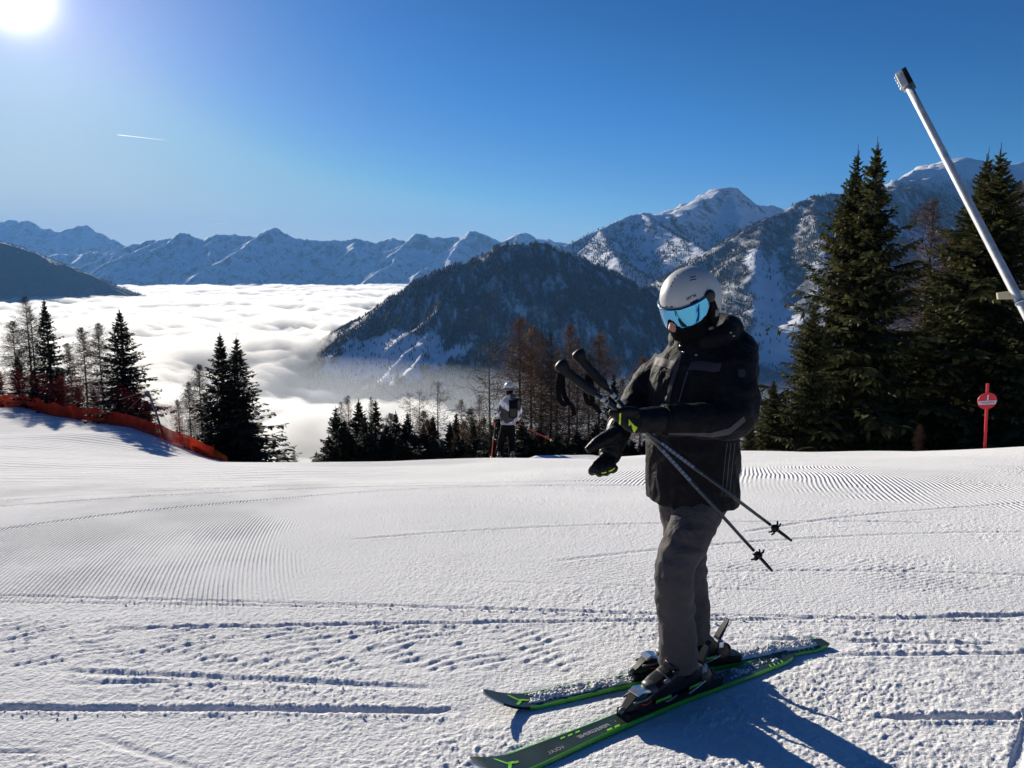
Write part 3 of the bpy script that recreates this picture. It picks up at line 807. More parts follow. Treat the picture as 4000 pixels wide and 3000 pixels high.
def spruce_proto(seed, H=12.0, ratio=.24, step=.26, nb=6, mat=None, start=.03, fill=1.0, ragged=.25):
    r = np.random.default_rng(seed)
    Rb = H * ratio
    hs, az, Ls = [], [], []
    h = start * H
    while h < .975 * H:
        q = 1 - h / H
        k = r.integers(nb - 1, nb + 2)
        a0 = r.uniform(0, 6.28)
        for j in range(k):
            hs.append(h + r.uniform(-.1, .1)); az.append(a0 + j * 6.28 / k + r.uniform(-.3, .3))
            Ls.append(max(.04, Rb * (q ** 1.12 if q < .5 else .46 + 1.08 * (q - .5) - .54 * (q - .5) ** 2 * 1.0) * r.uniform(1 - ragged * 1.5, 1 + ragged * .7)))
        h += step * r.uniform(.75, 1.25) * (.55 + .45 * q + .1)
    hs, az, Ls = map(np.array, (hs, az, Ls)); n = len(hs)
    q = 1 - hs / H
    a = .62 - 1.05 * sstep(.02, .75, q) + r.uniform(-.12, .12, n)
    b = .10 + .30 * q
    m = 7; t = np.linspace(0, 1, m)
    dirx, diry = np.cos(az), np.sin(az)
    P = np.zeros((n, m, 3))
    bend = r.uniform(-.18, .18, n)
    P[..., 0] = (dirx[:, None] * t - diry[:, None] * bend[:, None] * t ** 2) * Ls[:, None]
    P[..., 1] = (diry[:, None] * t + dirx[:, None] * bend[:, None] * t ** 2) * Ls[:, None]
    P[..., 2] = hs[:, None] + Ls[:, None] * (a[:, None] * t + b[:, None] * t ** 2.2)
    wood = tubes(P, (.012 + .014 * Ls[:, None] / Rb) * (1 - .85 * t)[None] * (H / 12), 3)
    # sprays
    BB, TT, SS, WW = [], [], [], []
    ns = max(5, int(11 * fill))
    for s in range(ns):
        tt = (s + .6) / ns
        for sg in (-1, 1):
            u = np.clip(tt + r.uniform(-.05, .05, n), .05, 1.0)
            i = np.minimum((u * (m - 1)).astype(int), m - 2); w = u * (m - 1) - i
            k = np.arange(n)
            base = P[k, i] * (1 - w)[:, None] + P[k, i + 1] * w[:, None]
            ax = P[k, i + 1] - P[k, i]; ax /= np.linalg.norm(ax, axis=1, keepdims=True)
            hor = np.stack([-ax[:, 1], ax[:, 0], 0 * ax[:, 0]], -1); hor /= np.linalg.norm(hor, axis=1, keepdims=True) + 1e-9
            ang = r.uniform(.5, 1.05, n)
            L = (.02 + .09 * np.minimum(1, 5 * q) + .30 * Ls * (1 - .62 * u)) * r.uniform(.65, 1.25, n)
            L = np.minimum(L, .85)
            d = ax * np.cos(ang)[:, None] + sg * hor * np.sin(ang)[:, None]
            d[:, 2] -= r.uniform(.05, .55, n)
            d /= np.linalg.norm(d, axis=1, keepdims=True)
            tip = base + d * L[:, None]
            roll = r.uniform(-.7, .7, n)
            sd = np.cross(d, np.array([0, 0, 1.])); sd /= np.linalg.norm(sd, axis=1, keepdims=True) + 1e-9
            up = np.cross(sd, d)
            BB.append(base); TT.append(tip); SS.append(sd * np.cos(roll)[:, None] + up * np.sin(roll)[:, None]); WW.append(.035 * np.minimum(1, .3 + 4 * q) + .11 * L)
            # a twig hanging from the spray, gives the crown its depth
            d2 = d * .45 + r.normal(0, .25, (n, 3)); d2[:, 2] -= .55
            d2 /= np.linalg.norm(d2, axis=1, keepdims=True)
            b2 = base + d * (L * r.uniform(.15, .7, n))[:, None]
            L2 = L * r.uniform(.4, .75, n)
            sd2 = np.cross(d2, r.normal(0, 1, (n, 3))); sd2 /= np.linalg.norm(sd2, axis=1, keepdims=True) + 1e-9
            BB.append(b2); TT.append(b2 + d2 * L2[:, None]); SS.append(sd2); WW.append(.03 + .10 * L2)
    # the tip of every branch
    ax = P[:, -1] - P[:, -2]; ax /= np.linalg.norm(ax, axis=1, keepdims=True)
    sd = np.cross(ax, np.array([0, 0, 1.])); sd /= np.linalg.norm(sd, axis=1, keepdims=True) + 1e-9
    BB.append(P[:, -2]); TT.append(P[:, -1] + ax * .12); SS.append(sd); WW.append(np.full(n, .07))
    # leader
    k = 26
    zz = r.uniform(.90, 1.0, k) * H; aa = r.uniform(0, 6.28, k)
    bs = np.stack([0 * zz, 0 * zz, zz], -1); L = .03 + .5 * (1 - zz / H) * H * .10
    tp = bs + np.stack([np.cos(aa) * L, np.sin(aa) * L, L * .9], -1)
    BB.append(bs); TT.append(tp); SS.append(np.stack([-np.sin(aa), np.cos(aa), 0 * aa], -1)); WW.append(np.full(k, .04))
    v, f = kites(np.concatenate(BB), np.concatenate(TT), np.concatenate(SS), np.concatenate(WW))
    crown = np_mesh('spruce_crown', v, f); crown.materials.append(mat or M_NEEDLE)
    spike = tubes(np.array([[(0, 0, .93 * H), (0.01, 0, .97 * H), (0, .01, 1.02 * H)]]), np.array([[.022, .016, .006]]), 5)
    trunk = trunk_mesh('spruce_trunk', H, H * .014, r, .004, [wood, spike])
    cones = None
    return dict(H=H, trunk=trunk, crown=crown, r=Rb, P=P, Ls=Ls, hs=hs)
def larch_proto(seed, H=12.0, ratio=.17, step=.24, nb=4, mat=None, start=.12, dead=0.0, twigs=12, gnarl=.15):
    r = np.random.default_rng(seed)
    Rb = H * ratio
    hs, az, Ls = [], [], []
    h = start * H
    while h < .985 * H:
        q = 1 - h / H
        prof = min(1.0, q / .35) ** .85 * (1 - .35 * max(0, (q - .45) / .55))
        for j in range(r.integers(nb - 1, nb + 2)):
            hs.append(h + r.uniform(-.12, .12)); az.append(r.uniform(0, 6.28))
            Ls.append(max(.12, Rb * prof * r.uniform(.45, 1.15)))
        h += step * r.uniform(.7, 1.3) * (.5 + .6 * q)
    hs, az, Ls = map(np.array, (hs, az, Ls)); n = len(hs)
    q = 1 - hs / H
    m = 6; t = np.linspace(0, 1, m)
    a = .55 - .95 * sstep(.0, .6, q) + r.uniform(-.15, .15, n); b = .12 + .38 * q * r.uniform(.5, 1.2, n)
    bend = r.uniform(-.3, .3, n)
    P = np.zeros((n, m, 3)); dx, dy = np.cos(az), np.sin(az)
    P[..., 0] = (dx[:, None] * t - dy[:, None] * bend[:, None] * t ** 2) * Ls[:, None]
    P[..., 1] = (dy[:, None] * t + dx[:, None] * bend[:, None] * t ** 2) * Ls[:, None]
    P[..., 2] = hs[:, None] + Ls[:, None] * (a[:, None] * t + b[:, None] * t ** 2)
    P[:, 1:] += r.normal(0, gnarl * .25, (n, m - 1, 3)) * Ls[:, None, None] * .35
    wood = tubes(P, (.008 + .016 * Ls[:, None] / Rb) * (1 - .75 * t)[None] * (H / 12), 3)
    BB, TT, SS, WW = [], [], [], []
    for s in range(twigs):
        u = np.clip(r.uniform(.1, 1.0, n), .05, 1.0)
        i = np.minimum((u * (m - 1)).astype(int), m - 2); w = u * (m - 1) - i; k = np.arange(n)
        base = P[k, i] * (1 - w)[:, None] + P[k, i + 1] * w[:, None]
        ax = P[k, i + 1] - P[k, i]; ax /= np.linalg.norm(ax, axis=1, keepdims=True) + 1e-9
        d = ax * .7 + r.normal(0, .55, (n, 3)); d[:, 2] -= r.uniform(-.1, .5, n)
        d /= np.linalg.norm(d, axis=1, keepdims=True)
        L = np.minimum(.14 + .30 * Ls * r.uniform(.5, 1.3, n), .9)
        sd = np.cross(d, r.normal(0, 1, (n, 3))); sd /= np.linalg.norm(sd, axis=1, keepdims=True) + 1e-9
        BB.append(base); TT.append(base + d * L[:, None]); SS.append(sd); WW.append(.007 + .010 * L)
    v, f = kites(np.concatenate(BB), np.concatenate(TT), np.concatenate(SS), np.concatenate(WW))
    v, f = join([wood, (v, f)])
    crown = np_mesh('larch_crown', v, f); crown.materials.append(mat or M_LARCH)
    trunk = trunk_mesh('larch_trunk', H, H * .0125, r, .008)
    return dict(H=H, trunk=trunk, crown=crown, r=Rb)
def ctrl(p, mat):
    """The same tree with another leaf colour."""
    c = p['crown'].copy(); c.materials.clear(); c.materials.append(mat)
    return dict(p, crown=c)

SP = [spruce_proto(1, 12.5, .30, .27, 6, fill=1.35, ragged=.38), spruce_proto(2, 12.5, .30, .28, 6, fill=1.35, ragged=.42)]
SPD = [spruce_proto(3, 9, .24, .26, 6, M_NEEDLE_SHADED, fill=1.0, ragged=.35), spruce_proto(4, 9, .22, .28, 6, M_NEEDLE_SHADED, fill=.9, ragged=.4), spruce_proto(5, 6, .26, .22, 6, M_NEEDLE_SHADED, fill=.8, ragged=.4)]
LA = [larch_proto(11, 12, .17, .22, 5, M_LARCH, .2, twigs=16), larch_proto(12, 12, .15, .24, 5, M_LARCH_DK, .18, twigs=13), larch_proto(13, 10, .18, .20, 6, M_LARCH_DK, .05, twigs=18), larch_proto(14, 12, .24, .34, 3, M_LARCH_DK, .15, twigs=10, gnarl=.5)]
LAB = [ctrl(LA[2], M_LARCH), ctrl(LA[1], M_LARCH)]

def plant(p, X, Y, d, label, group, w=1.0, rot=None, name='spruce_tree', cat='spruce', sink=0.15):
    """Stand a tree whose top shows at photograph pixel (X, Y) at forward distance d."""
    top = pix(X, Y, d)
    g = gz(top.x, d)
    H = top.z - g + sink
    s = H / p['H']
    o = empty(name, (top.x, d, g - sink), label, cat, group)
    w = w * (1.55 if p in SPD else 1.22 if p in SP else 1.0)
    o.scale = (s * w, s * w, s)
    o.rotation_euler.z = random.uniform(0, 6.28) if rot is None else rot
    for part in ('trunk', 'crown'):
        c = bpy.data.objects.new(part, p[part]); COL.objects.link(c); c.parent = o
    return o
_ORD = ['first', 'second', 'third', 'fourth', 'fifth', 'sixth', 'seventh', 'eighth', 'ninth', 'tenth', 'eleventh', 'twelfth', 'thirteenth', 'fourteenth']
L_, S_ = ('larch_tree', 'larch'), ('spruce_tree', 'spruce')
G1 = 'trees behind the orange net'; G2 = 'trees in the row beyond the brow'; G3 = 'larches behind the far skier'; G4 = 'big trees on the right'; G5 = 'low spruces along the brow'; LH = 'low dark spruce in the hedge of small spruces under the larches along the brow'
for (p, X, Y, d, w, k, g, lab) in (
    # behind the orange net on the left
    (LA[1], 98, 1158, 49.3, 1.0, L_, G1, 'tall bare larch near the left edge, tallest of the thin trunks above the orange net'),
    (LA[1], 112, 1195, 49.0, .9, L_, G1, 'slightly shorter bare larch right beside the tallest larch at the left edge'),
    (LA[2], 48, 1250, 51.5, 1.0, L_, G1, 'wide bare larch left of the tallest larch at the left edge'),
    (SPD[1], 170, 1172, 46.4, .95, S_, G1, 'dark narrow spruce with a bare spike top between larches on the far left'),
    (SPD[2], 66, 1388, 50.0, 1.0, S_, G1, 'small dark spruce under the tallest larch at the left edge'),
    (SPD[2], -10, 1430, 53.3, 1.0, S_, G1, 'small dark spruce cut by the left edge of the picture'),
    (LA[2], 262, 1337, 43.6, .8, L_, G1, 'low bare larch just right of the narrow spiky spruce'),
    (SPD[2], 225, 1430, 44.1, 1.15, S_, G1, 'low bushy spruce to the right of the narrow spiky spruce'),
    (LA[2], 316, 1275, 41.7, .95, L_, G1, 'bare larch, left one of the pair between the two big dark spruces'),
    (LA[2], 382, 1258, 39.9, .95, L_, G1, 'bare larch, right one of the pair, touching the tall dense spruce'),
    (SPD[0], 464, 1210, 37.3, 1.12, S_, G1, 'tall dense dark spruce, largest tree above the orange net'),
    (SPD[2], 365, 1520, 39.8, 1.1, S_, G1, 'low dark spruce at the left foot of the largest spruce by the net'),
    (SPD[2], 300, 1500, 41.7, 1.1, S_, G1, 'low dark spruce under the pair of bare larches by the net'),
    (SPD[2], 575, 1570, 34.9, 1.2, S_, G1, 'low dark spruce beside the grey net post'),
    (SPD[2], 130, 1440, 47.4, 1.2, S_, G1, 'low dark spruce just behind the upper end of the orange net'),
    (SPD[0], 858, 1302, 31.3, .98, S_, G1, 'left one of the two dark spruces standing together left of the bright gap'),
    (SPD[1], 923, 1322, 31.0, 1.25, S_, G1, 'right one of the two dark spruces, at the edge of the bright gap'),
    (SPD[0], 905, 1480, 31.0, 1.5, S_, G1, 'shorter spruce in front of the two dark spruces by the bright gap'),
    (LA[2], 776, 1420, 32.5, .9, L_, G1, 'bare larch leaning on the left side of the two dark spruces'),
    (LA[2], 735, 1490, 33.2, .95, L_, G1, 'twiggy bare larch a little left of the two dark spruces'),
    (LA[2], 692, 1560, 34.0, 1.0, L_, G1, 'lowest bare larch between the net post and the two dark spruces'),
    (LAB[0], 800, 1530, 32.1, 1.1, L_, G1, 'bushy brown young larch in front of the two dark spruces'),
    (LA[2], 1092, 1768, 80, .8, L_, G1, 'tiny far larch at the foot of the bright gap, left of three'),
    (LA[2], 1111, 1757, 82, .8, L_, G1, 'tiny far larch at the foot of the bright gap, middle of three'),
    (LA[2], 1147, 1764, 80, .8, L_, G1, 'tiny far larch at the foot of the bright gap, right of three'),
    # dark row beyond the brow
    (SPD[2], 1235, 1765, 42, 1.1, S_, G2, 'lowest dark spruce at the left end of the row beyond the brow'),
    (SPD[1], 1312, 1592, 40, 1.35, S_, G2, 'dark spruce forming the sloping left end of the row beyond the brow'),
    (LA[1], 1330, 1570, 43, .7, L_, G2, 'very thin bare larch behind the leftmost tall spruce of the dark row'),
    (LAB[1], 1358, 1545, 42, .85, L_, G2, 'reddish narrow larch, first pointed one in the dark row'),
    (SPD[0], 1401, 1560, 41, 1.0, S_, G2, 'dark pointed spruce right of the reddish narrow larch'),
    (LA[1], 1450, 1552, 44, .8, L_, G2, 'thin bare larch just left of the frosted-looking spruce tip in the row'),
    (SPD[1], 1467, 1565, 41, 1.0, S_, G2, 'pointed spruce with a thin leader in the left half of the dark row'),
    (LA[2], 1525, 1610, 43, .8, L_, G2, 'short bare larch in the dip of the dark row'),
    (SPD[0], 1545, 1608, 41, .95, S_, G2, 'dark spruce in the dip of the row beyond the brow'),
    (SPD[2], 1580, 1650, 40, 1.2, S_, G2, 'low dark spruce left of the three round-topped larches'),
    (LA[3], 1600, 1532, 42, .95, L_, G2, 'round-topped bare larch, left of three in the row'),
    (LA[3], 1638, 1520, 43, .8, L_, G2, 'slim bare larch, middle of three in the row'),
    (LA[3], 1714, 1487, 41, 1.15, L_, G2, 'broad bare larch with arched branches, right and tallest of three in the row'),
    (LAB[0], 1668, 1635, 40, 1.0, L_, G2, 'low brown larch between the slim and the broad larch of the row'),
    (SPD[2], 1620, 1690, 39, 1.4, S_, G2, 'low dark spruce under the slim larch of the row'),
    (SPD[2], 1500, 1690, 39, 1.4, S_, G2, 'low dark spruce filling the dip of the row'),
    (SPD[2], 1360, 1680, 38.5, 1.5, S_, G2, 'low dark spruce in front of the reddish narrow larch'),
    (SPD[2], 1435, 1680, 38.5, 1.5, S_, G2, 'low dark spruce in front of the pointed spruces of the row'),
    (SPD[2], 1560, 1720, 38, 1.5, S_, G2, 'lowest dark spruce in the middle of the row beyond the brow'),
    (SPD[0], 1757, 1650, 39, 1.25, S_, G2, 'bushy spruce just right of the broad larch of the row'),
    (SPD[2], 1700, 1710, 38, 1.4, S_, G2, 'low dark spruce at the foot of the broad larch of the row'),
    (LAB[0], 1812, 1640, 38, .9, L_, G2, 'short reddish larch left of the far skier'),
    (LA[2], 1838, 1592, 41, 1.0, L_, G2, 'bare larch left of the far skier with a pale trunk line'),
    (SPD[2], 1860, 1690, 37, 1.3, S_, G2, 'low dark spruce directly left of the far skier'),
    (LA[2], 1888, 1624, 42, .9, L_, G2, 'small bare larch just behind the far skier on the left'),
    (SPD[0], 1345, 1640, 39, 1.2, S_, G2, 'dark spruce between the sloping left-end spruce and the reddish larch'),
    (SPD[1], 1425, 1625, 39.5, 1.2, S_, G2, 'dark spruce filling the row between its two pointed spruces'),
    (SPD[0], 1510, 1655, 39.5, 1.2, S_, G2, 'dark spruce left of the dip in the row beyond the brow'),
    (SPD[1], 1655, 1660, 39, 1.1, S_, G2, 'dark spruce half hidden under the three round-topped larches'),
    (SPD[0], 1790, 1690, 37.5, 1.2, S_, G2, 'dark spruce between the bushy spruce and the short reddish larch'),
    (SPD[2], 1285, 1700, 39, 1.2, S_, G2, 'low dark spruce in the slope of the left end of the row'),
    (SPD[1], 1592, 1612, 40.5, 1.0, S_, G2, 'dark spruce just left of the left round-topped larch of the row'),
    (LAB[0], 1655, 1600, 41, .9, L_, G2, 'russet larch between the slim and the broad larch of the row'),
    (SPD[0], 1690, 1622, 40.5, 1.0, S_, G2, 'dark spruce directly left of the broad larch trunk in the row'),
    (SPD[1], 1782, 1615, 40, 1.05, S_, G2, 'pointed dark spruce right of the bushy spruce in the row'),
    (LAB[1], 1800, 1560, 42, .9, L_, G2, 'thin russet larch standing behind the short reddish larch'),
    (SPD[0], 1850, 1640, 39, 1.0, S_, G2, 'dark spruce at the foot of the pale-trunked larch near the far skier'),
    (LAB[1], 1872, 1540, 43, .9, L_, G2, 'thin russet larch left of the tall old larch above the far skier'),
    # tall larches behind the far skier
    (LA[3], 1914, 1325, 36, 1.05, L_, G3, 'tall old larch with long bare side limbs above the far skier'),
    (LA[0], 2035, 1238, 40, 1.15, L_, G3, 'tall rust-brown larch, highest and fullest behind the far skier'),
    (LA[0], 2082, 1272, 41, .95, L_, G3, 'rust-brown larch right beside the highest one'),
    (LA[1], 2110, 1296, 42, .9, L_, G3, 'brown larch, second to the right of the highest one'),
    (LA[1], 2150, 1300, 40, .8, L_, G3, 'slim brown larch left of the pole handles'),
    (LA[1], 2183, 1362, 44, .9, L_, G3, 'shorter brown larch seen behind the lower pole handle'),
    (LA[0], 2226, 1266, 42, .85, L_, G3, 'brown larch rising just above the two pole handles'),
    (LA[1], 2256, 1322, 43, .8, L_, G3, 'slim larch seen between the two pole shafts'),
    (LA[1], 2302, 1384, 42, .9, L_, G3, 'thin larch just right of the upper pole handle'),
    (LA[0], 2345, 1300, 40, 1.05, L_, G3, 'spreading brown larch between the pole handles and the near skier'),
    (SPD[1], 2399, 1460, 38, .8, S_, G3, 'small pointed spruce left of the near skier\'s sleeve'),
    (LA[1], 2430, 1480, 40, .9, L_, G3, 'short larch partly behind the near skier\'s sleeve'),
    (LA[0], 2512, 1392, 42, .95, L_, G3, 'brown larch half hidden behind the near skier\'s shoulder'),
    (SPD[2], 1945, 1600, 36, 1.2, S_, G3, 'dark spruce right behind the far skier\'s left arm'),
    (SPD[2], 2040, 1640, 37, 1.3, S_, G3, 'dark spruce right behind the far skier\'s backpack'),
    (SPD[2], 2110, 1660, 37, 1.2, S_, G3, 'dark low spruce above the far skier\'s red pole'),
    (SPD[2], 2180, 1690, 36, 1.2, S_, G3, 'dark low spruce at the tip of the far skier\'s red pole'),
    (SPD[2], 2255, 1680, 37, 1.2, S_, G3, 'dark low spruce behind the near skier\'s dangling thumb'),
    (SPD[2], 2330, 1650, 38, 1.0, S_, G3, 'dark low spruce behind the near skier\'s lowered glove'),
    (SPD[2], 2440, 1700, 36, 1.2, S_, G3, 'dark low spruce seen between the near skier\'s arm and jacket'),
    (SPD[2], 1590, 1725, 38.0, 1.5, S_, G5, LH),
    (SPD[2], 1640, 1735, 37.5, 1.5, S_, G5, LH),
    (SPD[2], 1730, 1730, 37.5, 1.5, S_, G5, LH),
    (SPD[2], 1775, 1740, 37.0, 1.5, S_, G5, LH),
    (SPD[2], 1835, 1735, 36.5, 1.5, S_, G5, LH),
    (SPD[2], 1905, 1700, 37.0, 1.5, S_, G5, LH),
    (SPD[2], 1985, 1700, 37.5, 1.5, S_, G5, LH),
    (SPD[2], 2075, 1705, 37.0, 1.5, S_, G5, LH),
    (SPD[2], 2145, 1715, 36.5, 1.5, S_, G5, LH),
    (SPD[2], 2215, 1715, 36.5, 1.5, S_, G5, LH),
    (SPD[2], 2290, 1712, 37.0, 1.5, S_, G5, LH),
    (SPD[2], 2365, 1705, 37.0, 1.5, S_, G5, LH),
    (SPD[2], 2470, 1720, 36.5, 1.5, S_, G5, LH),
    (SPD[2], 2530, 1700, 37.0, 1.5, S_, G5, LH),
    # right-hand side
    (SP[0], 3351, 588, 31, .92, S_, G4, 'left peak of the big twin spruces right of the near skier'),
    (SP[1], 3427, 558, 30, 1.05, S_, G4, 'right and taller peak of the big twin spruces right of the near skier'),
    (SP[1], 3024, 1480, 29, 1.15, S_, G4, 'small green spruce at the left foot of the big twin spruces'),
    (SP[0], 2930, 1625, 28, 1.1, S_, G4, 'smallest green spruce, touching the near skier\'s back'),
    (SP[0], 3180, 1180, 28.5, 1.0, S_, G4, 'medium spruce in front of the left side of the big twin spruces'),
    (SP[0], 3912, 583, 30, 1.3, S_, G4, 'huge dark spruce behind the leaning white lance'),
    (SP[1], 3862, 600, 31.5, 1.1, S_, G4, 'second top of the huge dark spruce, to its left'),
    (SP[1], 3640, 1180, 33, 1.1, S_, G4, 'medium spruce left of the red piste sign'),
    (SP[0], 4080, 900, 28, 1.0, S_, G4, 'spruce cut by the right edge of the picture'),
    (LAB[1], 3640, 780, 36, 1.25, L_, G4, 'brown larch in the gap between the twin spruces and the huge spruce'),
    (LAB[0], 3730, 900, 37, 1.1, L_, G4, 'lower brown larch right of the gap, against the huge spruce'),
    (LAB[1], 3998, 715, 36, 1.1, L_, G4, 'brown larch at the right edge behind the huge spruce'),
    (LAB[0], 3594, 1655, 24.5, .9, L_, G4, 'waist-high brown larch sapling on the brow left of the red piste sign'),
):
    if lab is LH:
        lab = 'low dark spruce in the hedge under the larches, %s from the left' % _ORD.pop(0)
    plant(p, X, Y, d, lab, g, w, None, k[0], k[1])
# ================================================================== modelling kit for people and gear
def V3(*a): return np.array(a, float)
def unit(a):
    a = np.asarray(a, float); return a / (np.linalg.norm(a) + 1e-12)
def npx(X, Y, d): return np.array(pix(X, Y, d))
class MB:
    """Collects closed shapes, then links them as ONE mesh object."""
    def __init__(s): s.v = []; s.f = []
    def add(s, v, f):
        o = len(s.v); s.v += [tuple(map(float, p)) for p in v]; s.f += [tuple(i + o for i in q) for q in f]
        return s
    def rings(s, rings, cap=True):
        n = len(rings[0]); v = [p for r in rings for p in r]; f = []
        for i in range(len(rings) - 1):
            for j in range(n):
                k = (j + 1) % n
                f.append((i * n + j, i * n + k, (i + 1) * n + k, (i + 1) * n + j))
        if cap:
            v.append(np.mean(rings[0], 0)); a = len(v) - 1
            v.append(np.mean(rings[-1], 0)); b = len(v) - 1; e = (len(rings) - 1) * n
            for j in range(n):
                k = (j + 1) % n
                f.append((k, j, a)); f.append((e + j, e + k, b))
        return s.add(v, f)
    def tube(s, pts, rad, k=12, flat=None, ref=None):
        P = np.array(pts, float); n = len(P)
        T = np.gradient(P, axis=0); T /= np.linalg.norm(T, axis=1, keepdims=True) + 1e-12
        rad = np.broadcast_to(np.asarray(rad, float), (n,))
        a0 = np.asarray(ref if ref is not None else (V3(0, 0, 1) if abs(T[0][2]) < .85 else V3(1, 0, 0)), float)
        rr = []
        for i in range(n):
            a = unit(a0 - T[i] * np.dot(a0, T[i])); b = np.cross(T[i], a); a0 = a
            q = 1.0 if flat is None else flat
            ang = np.arange(k) * 2 * np.pi / k
            rr.append(P[i] + rad[i] * (np.cos(ang)[:, None] * a * q + np.sin(ang)[:, None] * b))
        return s.rings(rr)
    def ell(s, c, A, B, C, nu=16, nv=10):
        """Ellipsoid with half-axis vectors A, B, C."""
        c, A, B, C = map(np.asarray, (c, A, B, C)); rr = []
        for i in range(nv):
            p = math.pi * (i + .5) / nv
            ang = np.arange(nu) * 2 * np.pi / nu
            rr.append(c + math.cos(p) * C + math.sin(p) * (np.cos(ang)[:, None] * A + np.sin(ang)[:, None] * B))
        return s.rings(rr[::-1])
    def box(s, c, A, B, C, bev=.15):
        """Box with half-axis vectors and chamfered edges."""
        c, A, B, C = map(lambda q: np.asarray(q, float), (c, A, B, C)); rr = []
        def ring(z, k):
            m = min(np.linalg.norm(A), np.linalg.norm(B)) * bev
            ka = 1 - m / (np.linalg.norm(A) + 1e-9); kb = 1 - m / (np.linalg.norm(B) + 1e-9)
            pts = [(1, kb), (ka, 1), (-ka, 1), (-1, kb), (-1, -kb), (-ka, -1), (ka, -1), (1, -kb)]
            return np.array([c + C * z + (A * p + B * q) * k for p, q in pts])
        e = 1 - bev * min(np.linalg.norm(A), np.linalg.norm(B), np.linalg.norm(C)) / (np.linalg.norm(C) + 1e-9)
        ki = 1 - bev * .7
        return s.rings([ring(-1, ki), ring(-e, 1), ring(e, 1), ring(1, ki)])
    def prism(s, outline, depth):
        """Outline (n,3) pushed out along depth vector."""
        o = np.asarray(outline, float); d = np.asarray(depth, float)
        return s.rings([o, o + d])
    def mesh(s, name):
        me = bpy.data.meshes.new(name); me.from_pydata(s.v, [], s.f); me.update()
        bm = bmesh.new(); bm.from_mesh(me); bmesh.ops.recalc_face_normals(bm, faces=bm.faces); bm.to_mesh(me); bm.free()
        return me
    def build(s, name, mat, parent=None, smooth=True, angle=None):
        me = s.mesh(name)
        o = put(name, me, mat, parent)
        if smooth:
            me.polygons.foreach_set('use_smooth', np.ones(len(me.polygons), bool))
            if angle:
                bm = bmesh.new(); bm.from_mesh(me)
                for e in bm.edges:
                    if len(e.link_faces) == 2 and e.calc_face_angle(0) > math.radians(angle): e.smooth = False
                bm.to_mesh(me); bm.free()
        return o
def put(name, me, mat, parent=None):
    """Link a mesh given in world coordinates; under a parent it keeps its place."""
    o = bpy.data.objects.new(name, me); COL.objects.link(o)
    if mat is not None: me.materials.clear(); me.materials.append(mat)
    if parent is not None:
        o.parent = parent
        q = parent; loc = Vector((0, 0, 0))
        while q is not None: loc += Vector(q.location); q = q.parent
        o.location = -loc if parent.parent is None else (0, 0, 0)
    return o
def remesh(mb, name, voxel, smooth=4, factor=.5):
    me = mb.mesh(name + '_tmp')
    o = bpy.data.objects.new(name + '_tmp', me); COL.objects.link(o)
    m = o.modifiers.new('r', 'REMESH'); m.mode = 'VOXEL'; m.voxel_size = voxel; m.adaptivity = 0
    if smooth:
        q = o.modifiers.new('s', 'SMOOTH'); q.factor = factor; q.iterations = smooth
    dg = bpy.context.evaluated_depsgraph_get()
    out = bpy.data.meshes.new_from_object(o.evaluated_get(dg))
    bpy.data.objects.remove(o); bpy.data.meshes.remove(me)
    out.name = name
    out.polygons.foreach_set('use_smooth', np.ones(len(out.polygons), bool))
    return out
def mesh_co(me):
    a = np.empty(len(me.vertices) * 3, np.float32); me.vertices.foreach_get('co', a); return a.reshape(-1, 3).astype(float)
def mesh_no(me):
    a = np.empty(len(me.vertices) * 3, np.float32); me.vertices.foreach_get('normal', a); return a.reshape(-1, 3).astype(float)
def displace(me, fn):
    c = mesh_co(me); n = mesh_no(me)
    c = c + n * fn(c, n)[:, None]
    me.vertices.foreach_set('co', c.astype(np.float32).ravel()); me.update()
def noise3(c, s, seed=0):
    """Cheap 3-D noise from three planes."""
    x, y, z = (c[:, 0] * s, c[:, 1] * s, c[:, 2] * s)
    return (perlin(x + .3 * z, y + z * .7, seed) + perlin(y - .4 * x, z + .2 * y, seed + 1) + perlin(z + .5 * y, x + .3 * z, seed + 2)) / 2.2
def bvh_of(*meshes):
    vs, ps = [], []
    for me in meshes:
        b = len(vs); vs += [v.co.copy() for v in me.vertices]; ps += [tuple(i + b for i in p.vertices) for p in me.polygons]
    return BVHTree.FromPolygons(vs, ps)
def on_surface(bvh, X, Y, off=.002):
    """Point of a garment's surface under photograph pixel (X, Y)."""
    o = Vector((0, 0, CAMZ)); d = (pix(X, Y, 1.0) - o).normalized()
    h = bvh.ray_cast(o, d)
    if h[0] is None:
        h = bvh.find_nearest(pix(X, Y, 3.2)); 
        return np.array(h[0] + h[1] * off)
    n = h[1] if h[1].dot(d) < 0 else -h[1]
    return np.array(h[0] + n * off)
def patch(bvh, rows, name, mat, parent, nu=14, nv=4, off=.0022):
    """Sewn-on panel: two pixel polylines (top, bottom) laid on a garment."""
    def samp(pl, t):
        pl = np.array(pl, float); s = np.linspace(0, 1, len(pl)); return np.interp(t, s, pl[:, 0]), np.interp(t, s, pl[:, 1])
    v = []
    for j in range(nv + 1):
        for i in range(nu + 1):
            a = samp(rows[0], i / nu); b = samp(rows[1], i / nu); w = j / nv
            v.append(on_surface(bvh, a[0] * (1 - w) + b[0] * w, a[1] * (1 - w) + b[1] * w, off))
    v = np.array(v)
    # pull in stray points that slipped past an edge
    me = np_mesh(name, v, grid_faces(nv + 1, nu + 1)[:, ::-1])
    me.polygons.foreach_set('use_smooth', np.ones(len(me.polygons), bool))
    return put(name, me, mat, parent)
